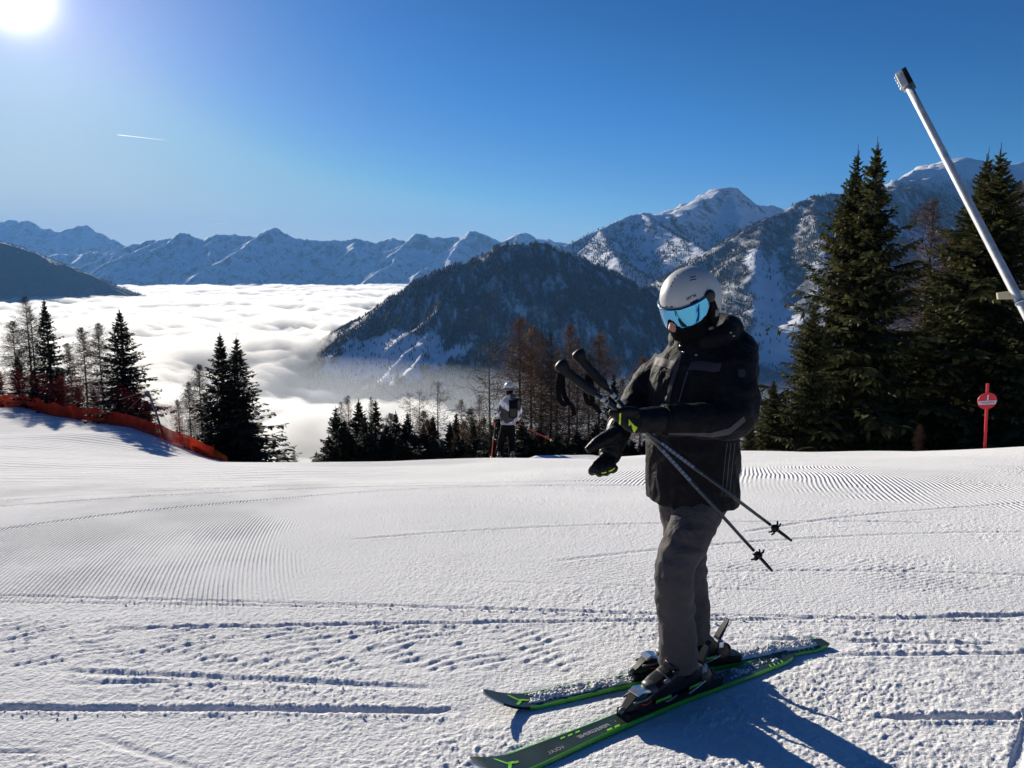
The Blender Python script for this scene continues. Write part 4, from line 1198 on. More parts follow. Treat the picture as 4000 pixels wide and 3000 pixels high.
def text_shape(txt, size, shear=0.0, bold=0.0):
    cu = bpy.data.curves.new('t', 'FONT'); cu.body = txt; cu.size = size; cu.align_x = 'CENTER'; cu.align_y = 'CENTER'; cu.shear = shear; cu.offset = bold
    o = bpy.data.objects.new('t', cu); COL.objects.link(o)
    dg = bpy.context.evaluated_depsgraph_get()
    me = bpy.data.meshes.new_from_object(o.evaluated_get(dg))
    bpy.data.objects.remove(o)
    bm = bmesh.new(); bm.from_mesh(me); bmesh.ops.triangulate(bm, faces=bm.faces); bm.to_mesh(me); bm.free()
    v = mesh_co(me); f = [tuple(p.vertices) for p in me.polygons]
    bpy.data.meshes.remove(me)
    return v, f
def mapped(v, f, fn, name, mat, parent):
    me = bpy.data.meshes.new(name); me.from_pydata([tuple(fn(p[0], p[1])) for p in v], [], f); me.update()
    return put(name, me, mat, parent)

M_JACKET = pmat('jacket_cloth', (.0088, .0078, .0098), .68, spec=.10, noise=.25, nscale=9, bump=.25, bscale=420, sheen=.02, wrinkle=.55, wscale=17)
M_PANEL = pmat('panel_cloth', (.040, .038, .046), .6, spec=.12, bump=.3, bscale=300)
M_SEAM = pmat('seam_tape', (.055, .050, .058), .55, spec=.4)
M_TROUSER = pmat('trouser_cloth', (.080, .069, .069), .75, spec=.08, noise=.2, nscale=7, bump=.25, bscale=420, sheen=.05, wrinkle=.6, wscale=15)
M_DARK = pmat('dark_fabric', (.005, .005, .006), .8, spec=.08, bump=.3, bscale=260, wrinkle=.35, wscale=22)
M_GLOVE = pmat('glove_leather', (.006, .006, .007), .45, spec=.18, noise=.2, nscale=30, bump=.35, bscale=150, wrinkle=.35, wscale=30)
M_LIME = pmat('lime_print', (.62, .78, .03), .5)
M_PLASTIC = pmat('black_plastic', (.006, .006, .007), .38, spec=.35, noise=.15, nscale=20)
M_SILVER = pmat('silver_metal', (.55, .57, .60), .28, metal=1.0, noise=.15, nscale=40)
M_GREY = pmat('grey_plastic', (.16, .165, .17), .45, noise=.2, nscale=30)
M_RED = pmat('red_plastic', (.55, .03, .02), .4)
M_GREEN = pmat('ski_green', (.075, .42, .018), .4, noise=.12, nscale=14, coat=.3)
M_SKIMARK = pmat('ski_marks', (.26, .72, .03), .45)
M_SKI = pmat('ski_top', (.016, .036, .026), .42, noise=.45, nscale=9, coat=.25, bump=.2, bscale=40)
M_LETTER = pmat('grey_lettering', (.42, .44, .43), .5)
M_WHITE = pmat('white_paint', (.80, .80, .80), .5, noise=.05)
M_SKIN = pmat('skin', (.56, .27, .20), .5, noise=.12, nscale=40)
M_HELMET = pmat('helmet_shell', (.50, .50, .485), .42, spec=.4, noise=.04, nscale=12)
M_BOOT = pmat('boot_shell', (.007, .007, .008), .36, spec=.25, noise=.2, nscale=14)
# ================================================================== the near skier
SK_O = V3(.80, 3.31, gz(.8, 3.31))
SK_F = unit(V3(-.77, -.64, 0)); SK_L = V3(-SK_F[1], SK_F[0], 0); SK_U = V3(0, 0, 1)
def SB(f, l, u): return SK_O + SK_F * f + SK_L * l + SK_U * u
near = empty('person', tuple(SK_O), 'skier in black jacket, grey trousers and white helmet holding two poles', 'person')

# ski lines (tail -> tip on the snow)
SKI = {}
for key, tail, tip in (('near', (1.38, 3.59), (-.152, 2.50)), ('far', (1.615, 3.73), (-.125, 3.02))):
    a = V3(tail[0], tail[1], 0); b = V3(tip[0], tip[1], 0)
    SKI[key] = (a, b, unit(b - a), np.linalg.norm(b - a))
def ski_frame(key):
    a, b, t, L = SKI[key]
    za, zb = gz(a[0], a[1]), gz(b[0], b[1])
    A = V3(a[0], a[1], za); B = V3(b[0], b[1], zb)
    T = unit(B - A); N = unit(V3(0, 0, 1) - T * T[2]); S = np.cross(N, T)      # S: left of the ski when looking to its tip
    return A, T, S, N, L
BOOT_S = {'near': .845, 'far': .855}     # boot middle along the ski, metres from the tail
def boot_at(key):
    A, T, S, N, L = ski_frame(key)
    return A + T * BOOT_S[key] + N * .062, T, S, N

def limb(mb, pts, rad, k=16, n=14, flat=None, ref=None):
    """Smooth tube through joints with given radii."""
    P = np.array(pts, float); s = np.linspace(0, 1, len(P)); t = np.linspace(0, 1, n)
    # rounded joints: quadratic blend
    Q = np.stack([np.interp(t, s, P[:, i]) for i in range(3)], -1)
    for _ in range(2): Q[1:-1] = (Q[:-2] + 2 * Q[1:-1] + Q[2:]) / 4
    mb.tube(Q, np.interp(t, np.linspace(0, 1, len(rad)), rad), k, flat, ref)

# joints ------------------------------------------------------------
shL, shR = SB(-.01, .185, 1.475), SB(-.01, -.160, 1.455)
elL, wrL = npx(2868, 1648, 3.05), npx(2588, 1640, 2.95)
elR, wrR = npx(2486, 1560, 3.40), npx(2424, 1668, 3.24)
hipL, hipR = SB(0, .085, .93), SB(0, -.085, .93)
knL, anL = npx(2628, 2235, 3.07), npx(2652, 2575, 3.11)
knR, anR = npx(2690, 2215, 3.40), npx(2738, 2552, 3.47)
_bn, _bt, _bs, _bu = boot_at('near'); _fn, _ft, _fs, _fu = boot_at('far')
anL, anR = _bn - _bt * .035 + _bu * .105, _fn - _ft * .035 + _fu * .105

# head frame
HT = math.radians(13)
_hf = unit(V3(-.79, -.61, 0)); HL = V3(-_hf[1], _hf[0], 0)
HF = unit(_hf * math.cos(HT) - V3(0, 0, 1) * math.sin(HT)); HU = np.cross(HF, HL)
HC = npx(2697, 1160, 3.25)
def HP(f, l, u): return HC + HF * f + HL * l + HU * u

# body: one continuous figure under the clothes ----------------------
mb = MB()
def torso(mb, k):
    rr = []
    for (u, w, t, f) in ((.86, .16, .115, 0), (.98, .165, .125, 0), (1.15, .155, .12, .0), (1.32, .175, .125, .01), (1.45, .17, .11, .01), (1.53, .11, .085, 0), (1.58, .06, .06, 0), (1.66, .055, .058, .015)):
        ang = np.arange(24) * 2 * np.pi / 24
        rr.append(np.array([SB(f + t * k * math.cos(a), w * k * math.sin(a), u) for a in ang]))
    mb.rings(rr)
torso(mb, 1.0)
limb(mb, (shL, elL, wrL, wrL + unit(wrL - elL) * .08), (.058, .045, .034, .03)); limb(mb, (shR, elR, wrR, wrR + unit(wrR - elR) * .08), (.058, .045, .034, .03))
limb(mb, (hipL, knL, anL, _bn - _bt * .045 + _bu * .08), (.09, .062, .045, .026)); limb(mb, (hipR, knR, anR, _fn - _ft * .045 + _fu * .08), (.09, .062, .045, .026))
mb.ell(HP(0, 0, -.02), HF * .098, HL * .076, HU * .118)
mb.ell(HP(.055, 0, -.075), HF * .05, HL * .052, HU * .06)
mb.tube([HP(.088, 0, -.03), HP(.108, 0, -.062), HP(.118, 0, -.082), HP(.10, 0, -.092)], (.011, .015, .017, .012), 10)
mb.ell(SB(0.02, 0, 1.66), SK_F * .05, SK_L * .05, SK_U * .08)
put('body', remesh(mb, 'body', .015, 2), M_SKIN, near)

# trousers -----------------------------------------------------------
mb = MB()
mb.ell(SB(-.01, 0, .95), SK_F * .135, SK_L * .165, SK_U * .15)
limb(mb, (hipL, hipL * .5 + knL * .5 + SK_F * .01, knL, knL * .5 + anL * .5, anL), (.104, .097, .082, .079, .081), 20, 22)
limb(mb, (hipR, hipR * .5 + knR * .5, knR, knR * .5 + anR * .5, anR), (.102, .096, .082, .078, .080), 20, 22)
TR = remesh(mb, 'trousers', .008, 5)
def _tfold(c, n):
    z = c[:, 2] - SK_O[2]
    low = 1 - sstep(.35, .75, z)
    bands = np.sin(z * 62 + 5 * noise3(c, 5, 3) + 6 * c[:, 0]) * noise3(c, 6, 9)
    return .008 * noise3(c, 9, 1) + .012 * (.4 + .6 * low) * bands + .006 * (1 - np.abs(noise3(c, 13, 7)) * 2.2) * .6 + .004 * noise3(c, 24, 5)
displace(TR, _tfold)
put('trousers', TR, M_TROUSER, near)

# jacket -------------------------------------------------------------
mb = MB()
rr = []
for (u, w, t, f, l) in ((.868, .205, .172, .0, 0), (.875, .209, .176, .0, 0), (.90, .211, .178, .0, 0), (.97, .215, .183, .005, 0), (1.08, .213, .181, .01, 0), (1.2, .210, .175, .012, 0), (1.32, .214, .170, .012, 0), (1.42, .212, .160, .008, .005), (1.49, .195, .145, .0, .008), (1.545, .145, .118, -.01, .008), (1.585, .112, .105, -.01, .005), (1.625, .098, .100, .0, .0)):
    ang = np.arange(32) * 2 * np.pi / 32
    rr.append(np.array([SB(f + t * math.cos(a), l + w * math.sin(a), u) for a in ang]))
mb.rings(rr)
limb(mb, (shL + SK_L * .005 - V3(0, 0, .005), shL * .45 + elL * .55 + SK_L * .02, elL, elL * .5 + wrL * .5, wrL), (.088, .086, .078, .064, .057), 20, 24)
limb(mb, (shR, shR * .45 + elR * .55 - SK_L * .012, elR, elR * .5 + wrR * .5, wrR), (.076, .075, .066, .058, .052), 20, 24)
# hood lying on the back and the tall collar
mb.ell(SB(-.095, .03, 1.60), SK_F * .08, SK_L * .125, SK_U * .07)
mb.ell(SB(-.115, .06, 1.535), SK_F * .085, SK_L * .16, SK_U * .10)
mb.ell(SB(-.06, .135, 1.50), SK_F * .095, SK_L * .12, SK_U * .085)
limb(mb, (SB(.07, .07, 1.575), SB(0, .125, 1.60), SB(-.09, .115, 1.635), SB(-.15, .0, 1.625), SB(-.09, -.105, 1.615), SB(.0, -.11, 1.585), SB(.07, -.05, 1.56)), (.030, .042, .055, .058, .05, .038, .028), 14, 26)
JK = remesh(mb, 'jacket', .008, 4)
def _jfold(c, n):
    z = c[:, 2] - SK_O[2]
    d = noise3(c, 7, 11)
    crease = 1 - np.abs(noise3(c * V3(1.0, 1.0, .45), 13, 14)) * 2.4
    arm = sstep(.0, .06, np.abs((c - SK_O) @ SK_L) - .17) + 0 * z
    fold = np.sin((c @ unit(wrL - elL)) * 95 + 5 * noise3(c, 6, 17)) * np.maximum(noise3(c, 5, 19), 0)
    return .008 * d + .0075 * np.maximum(crease, -.2) + .009 * fold * (.35 + .65 * arm) + .003 * noise3(c, 26, 21)
displace(JK, _jfold)
jacket = put('jacket', JK, M_JACKET, near)
BV = bvh_of(JK)
patch(BV, ([(2700, 1414), (2745, 1410), (2800, 1420), (2822, 1418)], [(2686, 1446), (2735, 1447), (2790, 1455), (2812, 1450)]), 'chest_panel', M_PANEL, jacket)
patch(BV, ([(2562, 1395), (2600, 1402), (2638, 1412)], [(2556, 1425), (2594, 1434), (2632, 1446)]), 'chest_panel', M_PANEL, jacket)
# zip flap down the front
patch(BV, ([(2672, 1375), (2650, 1450), (2628, 1520), (2618, 1590)], [(2654, 1372), (2634, 1448), (2613, 1518), (2604, 1588)]), 'zip_flap', M_PANEL, jacket, 20, 3, .006)
patch(BV, ([(2690, 1452), (2672, 1510), (2655, 1570)], [(2685, 1451), (2667, 1509), (2650, 1569)]), 'pocket_zip', M_SEAM, jacket, 14, 1, .003)
# piping along the underside of the near sleeve and the back seams
patch(BV, ([(2612, 1690), (2700, 1690), (2780, 1690), (2850, 1672), (2905, 1625)], [(2612, 1697), (2700, 1700), (2780, 1708), (2850, 1697), (2912, 1645)]), 'sleeve_piping', M_SEAM, jacket, 26, 2, .002)
for k, (xa, xb) in enumerate(((2838, 2816), (2853, 2832), (2868, 2846))):
    patch(BV, ([(xa, 1730), (xa - 8, 1800), (xb, 1940)], [(xa + 3, 1730), (xa - 5, 1800), (xb + 3, 1940)]), 'side_seam', M_SEAM, jacket, 22, 1, .002)
patch(BV, ([(2882, 1448), (2886, 1444), (2897, 1442), (2908, 1444), (2912, 1449)], [(2884, 1470), (2888, 1474), (2897, 1476), (2906, 1474), (2910, 1469)]), 'round_badge', M_PANEL, jacket, 8, 4, .003)
# draw-cord ends and press studs glinting at the collar
for (X, Y) in ((2660, 1352), (2672, 1376), (2720, 1388), (2852, 1300), (2864, 1312)):
    q = on_surface(BV, X, Y, .003)
    MB().ell(q, V3(.006, 0, 0), V3(0, .004, 0), V3(0, 0, .004), 8, 6).build('press_stud', M_SILVER, jacket)

# neck gaiter ---------------------------------------------------------
mb = MB(); rr = []
for (c, w, t) in ((SB(0, 0, 1.55), .085, .088), (SB(.01, 0, 1.60), .078, .083), (HP(.012, 0, -.165), .078, .088), (HP(.018, 0, -.135), .081, .096), (HP(.02, 0, -.105), .084, .104), (HP(.018, 0, -.085), .084, .108), (HP(.01, 0, -.06), .083, .102)):
    ang = np.arange(28) * 2 * np.pi / 28
    rr.append(np.array([c + HF * t * math.cos(a) * (1.08 if abs(a) < .5 or a > 5.8 else 1) + HL * w * math.sin(a) for a in ang]))
mb.rings(rr)
GA = remesh(mb, 'neck_gaiter', .006, 4)
displace(GA, lambda c, n: .004 * np.sin(c[:, 2] * 120 + 6 * noise3(c, 8, 31)) * (.4 + noise3(c, 9, 33)))
put('neck_gaiter', GA, M_DARK, near)
mb = MB(); mb.tube([HP(.105, 0, -.058), HP(.124, 0, -.082), HP(.133, .0, -.098), HP(.120, 0, -.110)], (.013, .0175, .0195, .013), 14)
put('nose', remesh(mb, 'nose', .003, 4), M_SKIN, near)

# helmet ---------------------------------------------------------------
ha, hb, hc = .139, .119, .127
def hrho(h): return math.sqrt(max(0, 1 - (h / hc) ** 2)) if h > 0 else 1 - .10 * (h / .10) ** 2
def HS(th, h, off=0.0):
    r = hrho(h)
    return HC + HF * (ha + off) * r * math.cos(th) + HL * (hb + off) * r * math.sin(th) + HU * (h + off * (max(0, h / hc)))
_rk = [0, 25, 50, 68, 80, 92, 104, 116, 130, 150, 180]
_rv = [-.018, -.016, -.002, .012, .022, .0, -.055, -.082, -.088, -.092, -.094]
def rim(th):
    d = abs(math.degrees((th + math.pi) % (2 * math.pi) - math.pi)); return float(np.interp(d, _rk, _rv))
mb = MB(); nth = 72
rr = []
for i in range(22):
    w = i / 21
    row = []
    for j in range(nth):
        th = 2 * math.pi * j / nth; hr = rim(th)
        # from near the top down to the rim
        ph = w * math.pi / 2 * .985 + .02
        h = hc * math.cos(ph) if hr >= 0 else hc * math.cos(ph)
        h = hr + (hc - hr) * (1 - w ** 1.75) if w > 0 else hc * .9999
        row.append(HS(th, min(h, hc * .9995)))
    rr.append(np.array(row))
for off in (-.006, -.022):     # turned-in edge
    rr.append(np.array([HS(2 * math.pi * j / nth, rim(2 * math.pi * j / nth) + .003, off) for j in range(nth)]))
for i in (16, 10, 4, 1):
    rr.append(np.array([HC + (p - HC) * .84 for p in rr[i]]))
me = MB().rings(rr).mesh('helmet')
me.polygons.foreach_set('use_smooth', np.ones(len(me.polygons), bool))
helmet = put('helmet', me, M_HELMET, near)
def hpatch(t0, t1, f_top, f_bot, off, name, mat, parent, nu=24, nv=5, thick=.004):
    """Plate lying on the helmet between two heights given per angle (degrees)."""
    v = []
    for lay in (off, off - thick):
        for j in range(nv + 1):
            for i in range(nu + 1):
                d = t0 + (t1 - t0) * i / nu; w = j / nv
                h = f_top(d) * (1 - w) + f_bot(d) * w
                v.append(HS(math.radians(d), h, lay))
    g = grid_faces(nv + 1, nu + 1); n = (nv + 1) * (nu + 1)
    f = [tuple(q[::-1]) for q in g] + [tuple(q + n) for q in g]
    def side(idx):
        for a, b in zip(idx[:-1], idx[1:]): f.append((a, b, b + n, a + n))
    top = list(range(nu + 1)); bot = [nv * (nu + 1) + i for i in range(nu + 1)]
    side(top); side(bot[::-1]); side([j * (nu + 1) for j in range(nv + 1)][::-1]); side([j * (nu + 1) + nu for j in range(nv + 1)])
    me = bpy.data.meshes.new(name); me.from_pydata([tuple(p) for p in v], [], f); me.update()
    bm = bmesh.new(); bm.from_mesh(me); bmesh.ops.recalc_face_normals(bm, faces=bm.faces); bm.to_mesh(me); bm.free()
    me.polygons.foreach_set('use_smooth', np.ones(len(me.polygons), bool))
    return put(name, me, mat, parent)
def _rimd(d): return rim(math.radians(d))
def _vis_lo(d):
    a = abs(d); return float(np.interp(a, [0, 7, 13, 20, 40, 58, 70, 78], [-.060, -.066, -.092, -.105, -.103, -.086, -.056, -.012]))
M_VISOR, _vn, _vb = new_mat('mirror_visor')
_vb.inputs['Base Color'].default_value = (.10, .48, .74, 1); _vb.inputs['Metallic'].default_value = 1.0; _vb.inputs['Roughness'].default_value = .07
_vb.inputs['Coat Weight'].default_value = .6; _vb.inputs['Coat Roughness'].default_value = .03
_N = NB(_vn); _lw = _N.n('ShaderNodeLayerWeight'); _lw.inputs[0].default_value = .35
_N.l(_N.mixc(_lw.outputs['Facing'], (.11, .52, .80), (.03, .19, .60)), _vb.inputs['Base Color'])
visor = hpatch(-76, 76, lambda d: _rimd(d) + .004, _vis_lo, .008, 'mirror_visor', M_VISOR, near, 40, 8, .003)
hpatch(-78, 78, lambda d: _vis_lo(d) + .004, lambda d: _vis_lo(d) - .012, .006, 'visor_seal', M_DARK, near, 40, 3, .02)
hpatch(-78, 78, lambda d: _rimd(d) + .0015, lambda d: _rimd(d) - .003, .010, 'visor_brim', M_PLASTIC, near, 40, 1, .006)
for sg in (1, -1):
    th = math.radians(81 * sg); c = HS(th, .012, .003); nrm = unit(c - HC - HU * np.dot(c - HC, HU))
    ta = unit(np.cross(HU, nrm))
    ang = np.arange(20) * 2 * np.pi / 20
    MB().rings([np.array([c + nrm * o + (ta * math.cos(a) + HU * math.sin(a)) * r for a in ang]) for o, r in ((-.012, .026), (.003, .026), (.006, .022), (.007, .010))]).build('visor_pivot', M_PLASTIC, helmet)
    hpatch(sg * 84, sg * 118, lambda d: float(np.interp(abs(d), [84, 95, 104, 118], [.005, .0, -.04, -.07])), lambda d: float(np.interp(abs(d), [84, 95, 104, 118], [-.085, -.118, -.125, -.115])), -.004, 'ear_pad', M_DARK, helmet, 12, 8, .022)
    hpatch(sg * 95, sg * 108, lambda d: -.055, lambda d: -.085, .000, 'ear_vent', M_GREY, helmet, 6, 4, .006)
# lettering and vents on the side of the shell
_tv, _tf = text_shape('uvex', .0215, 0.0, .0006)
mapped(_tv, _tf, lambda x, y: HS(math.radians(46) + (x * .98 - y * .2) / .128, .027 + y * .98 + x * .24, .0012), 'shell_lettering', M_PLASTIC, helmet)
def vent(d0, d1, h0, h1, dh, name='vent'):
    hpatch(d0, d1, lambda d: float(np.interp(d, [d0, d1], [h0, h1])), lambda d: float(np.interp(d, [d0, d1], [h0, h1])) - dh, .0015, name, M_PLASTIC, helmet, 6, 1, .004)
vent(43, 57, .004, .014, .009)
vent(50, 66, .0975, .0985, .0022); vent(48, 64, .089, .089, .0026)
for k in range(4): vent(-2 + k * 0, 3, .112 - .012 * k, .111 - .012 * k, .003)
vent(3, 10, -.004, -.003, .005); vent(-10, -3, -.003, -.004, .005)
MB().tube([HP(.02, .085, -.105), HP(.04, .07, -.15), HP(.05, .03, -.175), HP(.05, -.03, -.175), HP(.03, -.08, -.13)], .0065, 8, .45).build('chin_strap', M_DARK, helmet)
MB().box(HP(.006, .094, -.128), HF * .012, HL * .004, HU * .005).build('strap_buckle', M_GREY, helmet)

# poles ------------------------------------------------------------------
def pole_line(g, t, dg, dt): return npx(g[0], g[1], dg), npx(t[0], t[1], dt)
POLES = [pole_line((2184, 1431), (3092, 2112), 2.90, 2.93), pole_line((2252, 1386), (3017, 2231), 2.945, 2.88)]
M_SHAFT = pmat('pole_shaft', (.013, .014, .017), .3, spec=.5, noise=.2, nscale=25, coat=.3)
M_GRIP = pmat('pole_grip', (.007, .008, .010), .5, spec=.2, noise=.15, nscale=60)
M_SCALE = pmat('blue_grey_print', (.12, .17, .26), .35, spec=.5)
_plab = ['ski pole whose grip is the left, lower one, its tip ending farther right', 'ski pole whose grip is the right, higher one, its tip ending lower']
GRIPC = []
for pi, (G, T) in enumerate(POLES):
    root = empty('ski_pole', tuple(G), _plab[pi], 'ski pole', 'poles held by the near skier')
    ax = unit(T - G); L = np.linalg.norm(T - G)
    vd = unit(V3(0, 0, CAMZ) - G); sd = unit(np.cross(ax, vd)); fr = np.cross(sd, ax)      # sd across, fr towards the viewer
    at_ = lambda s, a=0, b=0: G + ax * s + sd * a + fr * b
    MB().tube([at_(.10), at_(.42), at_(.75), at_(L - .11)], (.0088, .0085, .0075, .0062), 12).build('shaft', M_SHAFT, root)
    up = sd if sd[2] > 0 else -sd
    rr = []
    for (s, r, q, o) in ((-.012, .012, .8, .004), (-.004, .0235, .8, .006), (.008, .0255, .8, .007), (.02, .021, .8, .004), (.034, .0165, .85, .0), (.05, .0178, .85, .001), (.066, .016, .85, -.001), (.084, .0178, .85, .001), (.10, .0158, .85, .0), (.12, .0172, .85, .0), (.133, .0185, .9, .001), (.146, .0135, 1, 0), (.158, .0115, 1, 0)):
        ang = np.arange(16) * 2 * np.pi / 16
        rr.append(np.array([at_(s * 1.12) + up * 1.12 * (o + r * math.cos(a)) + fr * 1.12 * r * q * math.sin(a) for a in ang]))
    MB().rings(rr).build('grip', M_GRIP, root)
    # white label band below the grip
    MB().tube([at_(.205), at_(.222)], .0095, 12).build('label_band', M_LETTER, root)
    MB().tube([at_(.232), at_(.236)], .0095, 12).build('label_ring', M_LETTER, root)
    # pattern of squares on the shaft below the hand
    for k in range(9):
        s = .505 + k * .0185
        MB().box(at_(s, 0, .0088), ax * .0072, sd * .0055, fr * .0008, .3).build('pattern_square', M_SCALE, root)
    MB().ell(at_(.70, 0, .008), ax * .002, sd * .002, fr * .002, 8, 6).build('shaft_button', M_SILVER, root)
    # basket with short prongs, and the tip
    bc = at_(L - .085)
    ang = np.arange(14) * 2 * np.pi / 14
    bk = MB().rings([np.array([bc + ax * o + (sd * math.cos(a) + fr * math.sin(a)) * r for a in ang]) for o, r in ((-.014, .010), (-.006, .015), (.006, .015), (.012, .009))]).build('basket', M_PLASTIC, root)
    for k in range(6):
        a = k * math.pi / 3 + .5 + pi * .4
        dr = sd * math.cos(a) + fr * math.sin(a)
        MB().tube([bc + dr * .010, bc + dr * .022 + ax * .002, bc + dr * .033 - ax * .004], (.0045, .0042, .0028), 7).build('basket_prong', M_PLASTIC, bk)
    MB().tube([at_(L - .085), at_(L - .02), at_(L)], (.0068, .0062, .005), 10).build('tip', M_PLASTIC, root)
    # wrist strap: a flat band hanging in a loop
    s0 = at_(.012)
    dn = V3(0, 0, -1); lf = unit(V3(-1, -.2, 0)); bk_ = unit(V3(.1, 1, 0))
    if pi == 0:
        path = [s0 - ax * .0 + dn * .012, s0 + dn * .06 + lf * .012, s0 + dn * .115 + lf * .010, s0 + dn * .142 + lf * -.008, s0 + dn * .135 - lf * .03, s0 + dn * .115 - lf * .012 + bk_ * .02, s0 + dn * .06 - lf * .002 + bk_ * .02, s0 + dn * .015 - lf * .008 + bk_ * .012]
        tailp = [s0 + dn * .138 - lf * .006, s0 + dn * .136 - lf * .035, s0 + dn * .15 - lf * .046, s0 + dn * .185 - lf * .052]
    else:
        s0 = at_(.07) + dn * .02
        path = [s0, s0 + dn * .05 + lf * .010 + bk_ * .02, s0 + dn * .10 + lf * .012 + bk_ * .03, s0 + dn * .125 - lf * .004 + bk_ * .03, s0 + dn * .12 - lf * .02 + bk_ * .03, s0 + dn * .06 - lf * .012 + bk_ * .015, s0 - lf * .012]
        tailp = [s0 + dn * .115 + bk_ * .03, s0 + dn * .135 - lf * .03 + bk_ * .03, s0 + dn * .165 - lf * .052 + bk_ * .03]
    def ribbon(path, w):
        P = np.array(path); t = np.linspace(0, 1, 4 * len(P)); s = np.linspace(0, 1, len(P))
        Q = np.stack([np.interp(t, s, P[:, i]) for i in range(3)], -1)
        for _ in range(3): Q[1:-1] = (Q[:-2] + 2 * Q[1:-1] + Q[2:]) / 4
        b = MB(); T_ = np.gradient(Q, axis=0); rr = []
        for q, t_ in zip(Q, T_):
            a = unit(np.cross(t_, V3(.25, 1, 0))); n = unit(np.cross(a, t_))
            rr.append(np.array([q + a * w + n * .0011, q - a * w + n * .0011, q - a * w - n * .0011, q + a * w - n * .0011]))
        return b.rings(rr)
    st = ribbon(path, .0095).build('wrist_strap', M_DARK, root, smooth=False)
    ribbon(tailp, .0085).build('strap_end', M_DARK, st, smooth=False)
    GRIPC.append((G, ax, L))

# gloves -------------------------------------------------------------------
def finger(mb, pts, r): limb(mb, pts, r, 10, 10)
# left hand closed round both poles
HCt = npx(2474, 1645, 2.925)
hd = unit(wrL - elL); pa = unit(GRIPC[0][1] + GRIPC[1][1]); vw = unit(V3(0, 0, CAMZ) - HCt)
mb = MB()
limb(mb, (wrL - hd * .02, wrL + hd * .03, HCt - hd * .02), (.052, .054, .05), 16, 10)
mb.ell(HCt - hd * .005, hd * .052, unit(np.cross(vw, hd)) * .048, vw * .034)
pc = HCt + hd * .022 - vw * .022                     # where the poles pass through the fist
for i, o in enumerate((-.040, -.014, .013, .038)):
    b = pc + pa * o
    out = unit(hd + V3(0, 0, .1)); bk = -vw
    finger(mb, (HCt + pa * o * .9 + vw * .006 + hd * .005, b + out * .030 + vw * .026, b + out * .044 - vw * .004, b + out * .022 - vw * .036, b - out * .016 - vw * .032), (.0175, .0172, .0165, .016, .014))
finger(mb, (HCt - hd * .03 + V3(0, 0, .025) + vw * .012, HCt + V3(0, 0, .044) + vw * .018 + hd * .012, pc - pa * .045 + hd * .018 + vw * .024, pc - pa * .048 + hd * .040 + vw * .004), (.021, .0195, .018, .015))
LG = remesh(mb, 'glove', .0042, 3)
gl = put('glove', LG, M_GLOVE, near)
bg = bvh_of(LG)
patch(bg, ([(2456, 1636), (2466, 1650), (2478, 1662), (2490, 1670)], [(2456, 1664), (2466, 1657), (2470, 1676), (2477, 1690)]), 'glove_badge', M_LIME, gl, 12, 4, .0016)
patch(bg, ([(2419, 1616), (2424, 1614), (2426, 1613)], [(2419, 1656), (2423, 1658), (2425, 1659)]), 'glove_stripe', M_LIME, gl, 4, 8, .0016)
MB().tube([wrL - hd * .012 + (SK_U * math.cos(a) + np.cross(SK_U, hd) * math.sin(a)) * .0585 for a in np.linspace(0, 2 * math.pi, 26)], .006, 8).build('glove_cuff', M_DARK, gl)
# right hand hanging relaxed, thumb out to the left
ad = unit(npx(2385, 1745, 3.17) - wrR)
mb = MB()
c0 = npx(2384, 1772, 3.16)
limb(mb, (wrR - ad * .05, wrR + ad * .02, npx(2398, 1735, 3.175), c0), (.058, .056, .047, .045), 16, 12)
mb.ell(c0, unit(V3(-.35, 0, -1)) * .055, unit(V3(1, -.2, -.3)) * .048, V3(0, 1, 0) * .036)
for i, (X, Y, X2, Y2, dd) in enumerate(((2338, 1800, 2307, 1840, 3.105), (2356, 1806, 2336, 1846, 3.095), (2374, 1806, 2361, 1842, 3.095), (2391, 1800, 2388, 1832, 3.10))):
    a = npx(X, Y, dd + .02); k = npx(X2, Y2, dd); k2 = npx(X2 + 6, Y2 + 8, dd + .03); k3 = npx(X2 + 16, Y2 - 6, dd + .058)
    finger(mb, (c0 + (a - c0) * .35, a, k, k2, k3), (.020, .0185, .0172, .0162, .0145))
finger(mb, (npx(2412, 1690, 3.165), npx(2372, 1712, 3.13), npx(2330, 1733, 3.10), npx(2291, 1761, 3.085)), (.034, .033, .027, .0145))
RG = remesh(mb, 'glove', .0042, 3)
gr = put('glove', RG, M_GLOVE, near)
bg = bvh_of(RG)
patch(bg, ([(2378, 1838), (2390, 1834), (2400, 1826)], [(2376, 1842), (2390, 1840), (2401, 1830)]), 'glove_stripe', M_LIME, gr, 8, 1, .0016)
patch(bg, ([(2348, 1846), (2358, 1845), (2368, 1842)], [(2348, 1849), (2358, 1849), (2369, 1846)]), 'glove_stripe', M_LIME, gr, 8, 1, .0016)
for (xa, ya, xb, yb) in ((2356, 1746, 2418, 1742), (2336, 1782, 2408, 1780)):
    patch(bg, ([(xa, ya), (xb, yb)], [(xa, ya + 1.6), (xb, yb + 1.6)]), 'glove_seam', M_SEAM, gr, 14, 1, .0012)

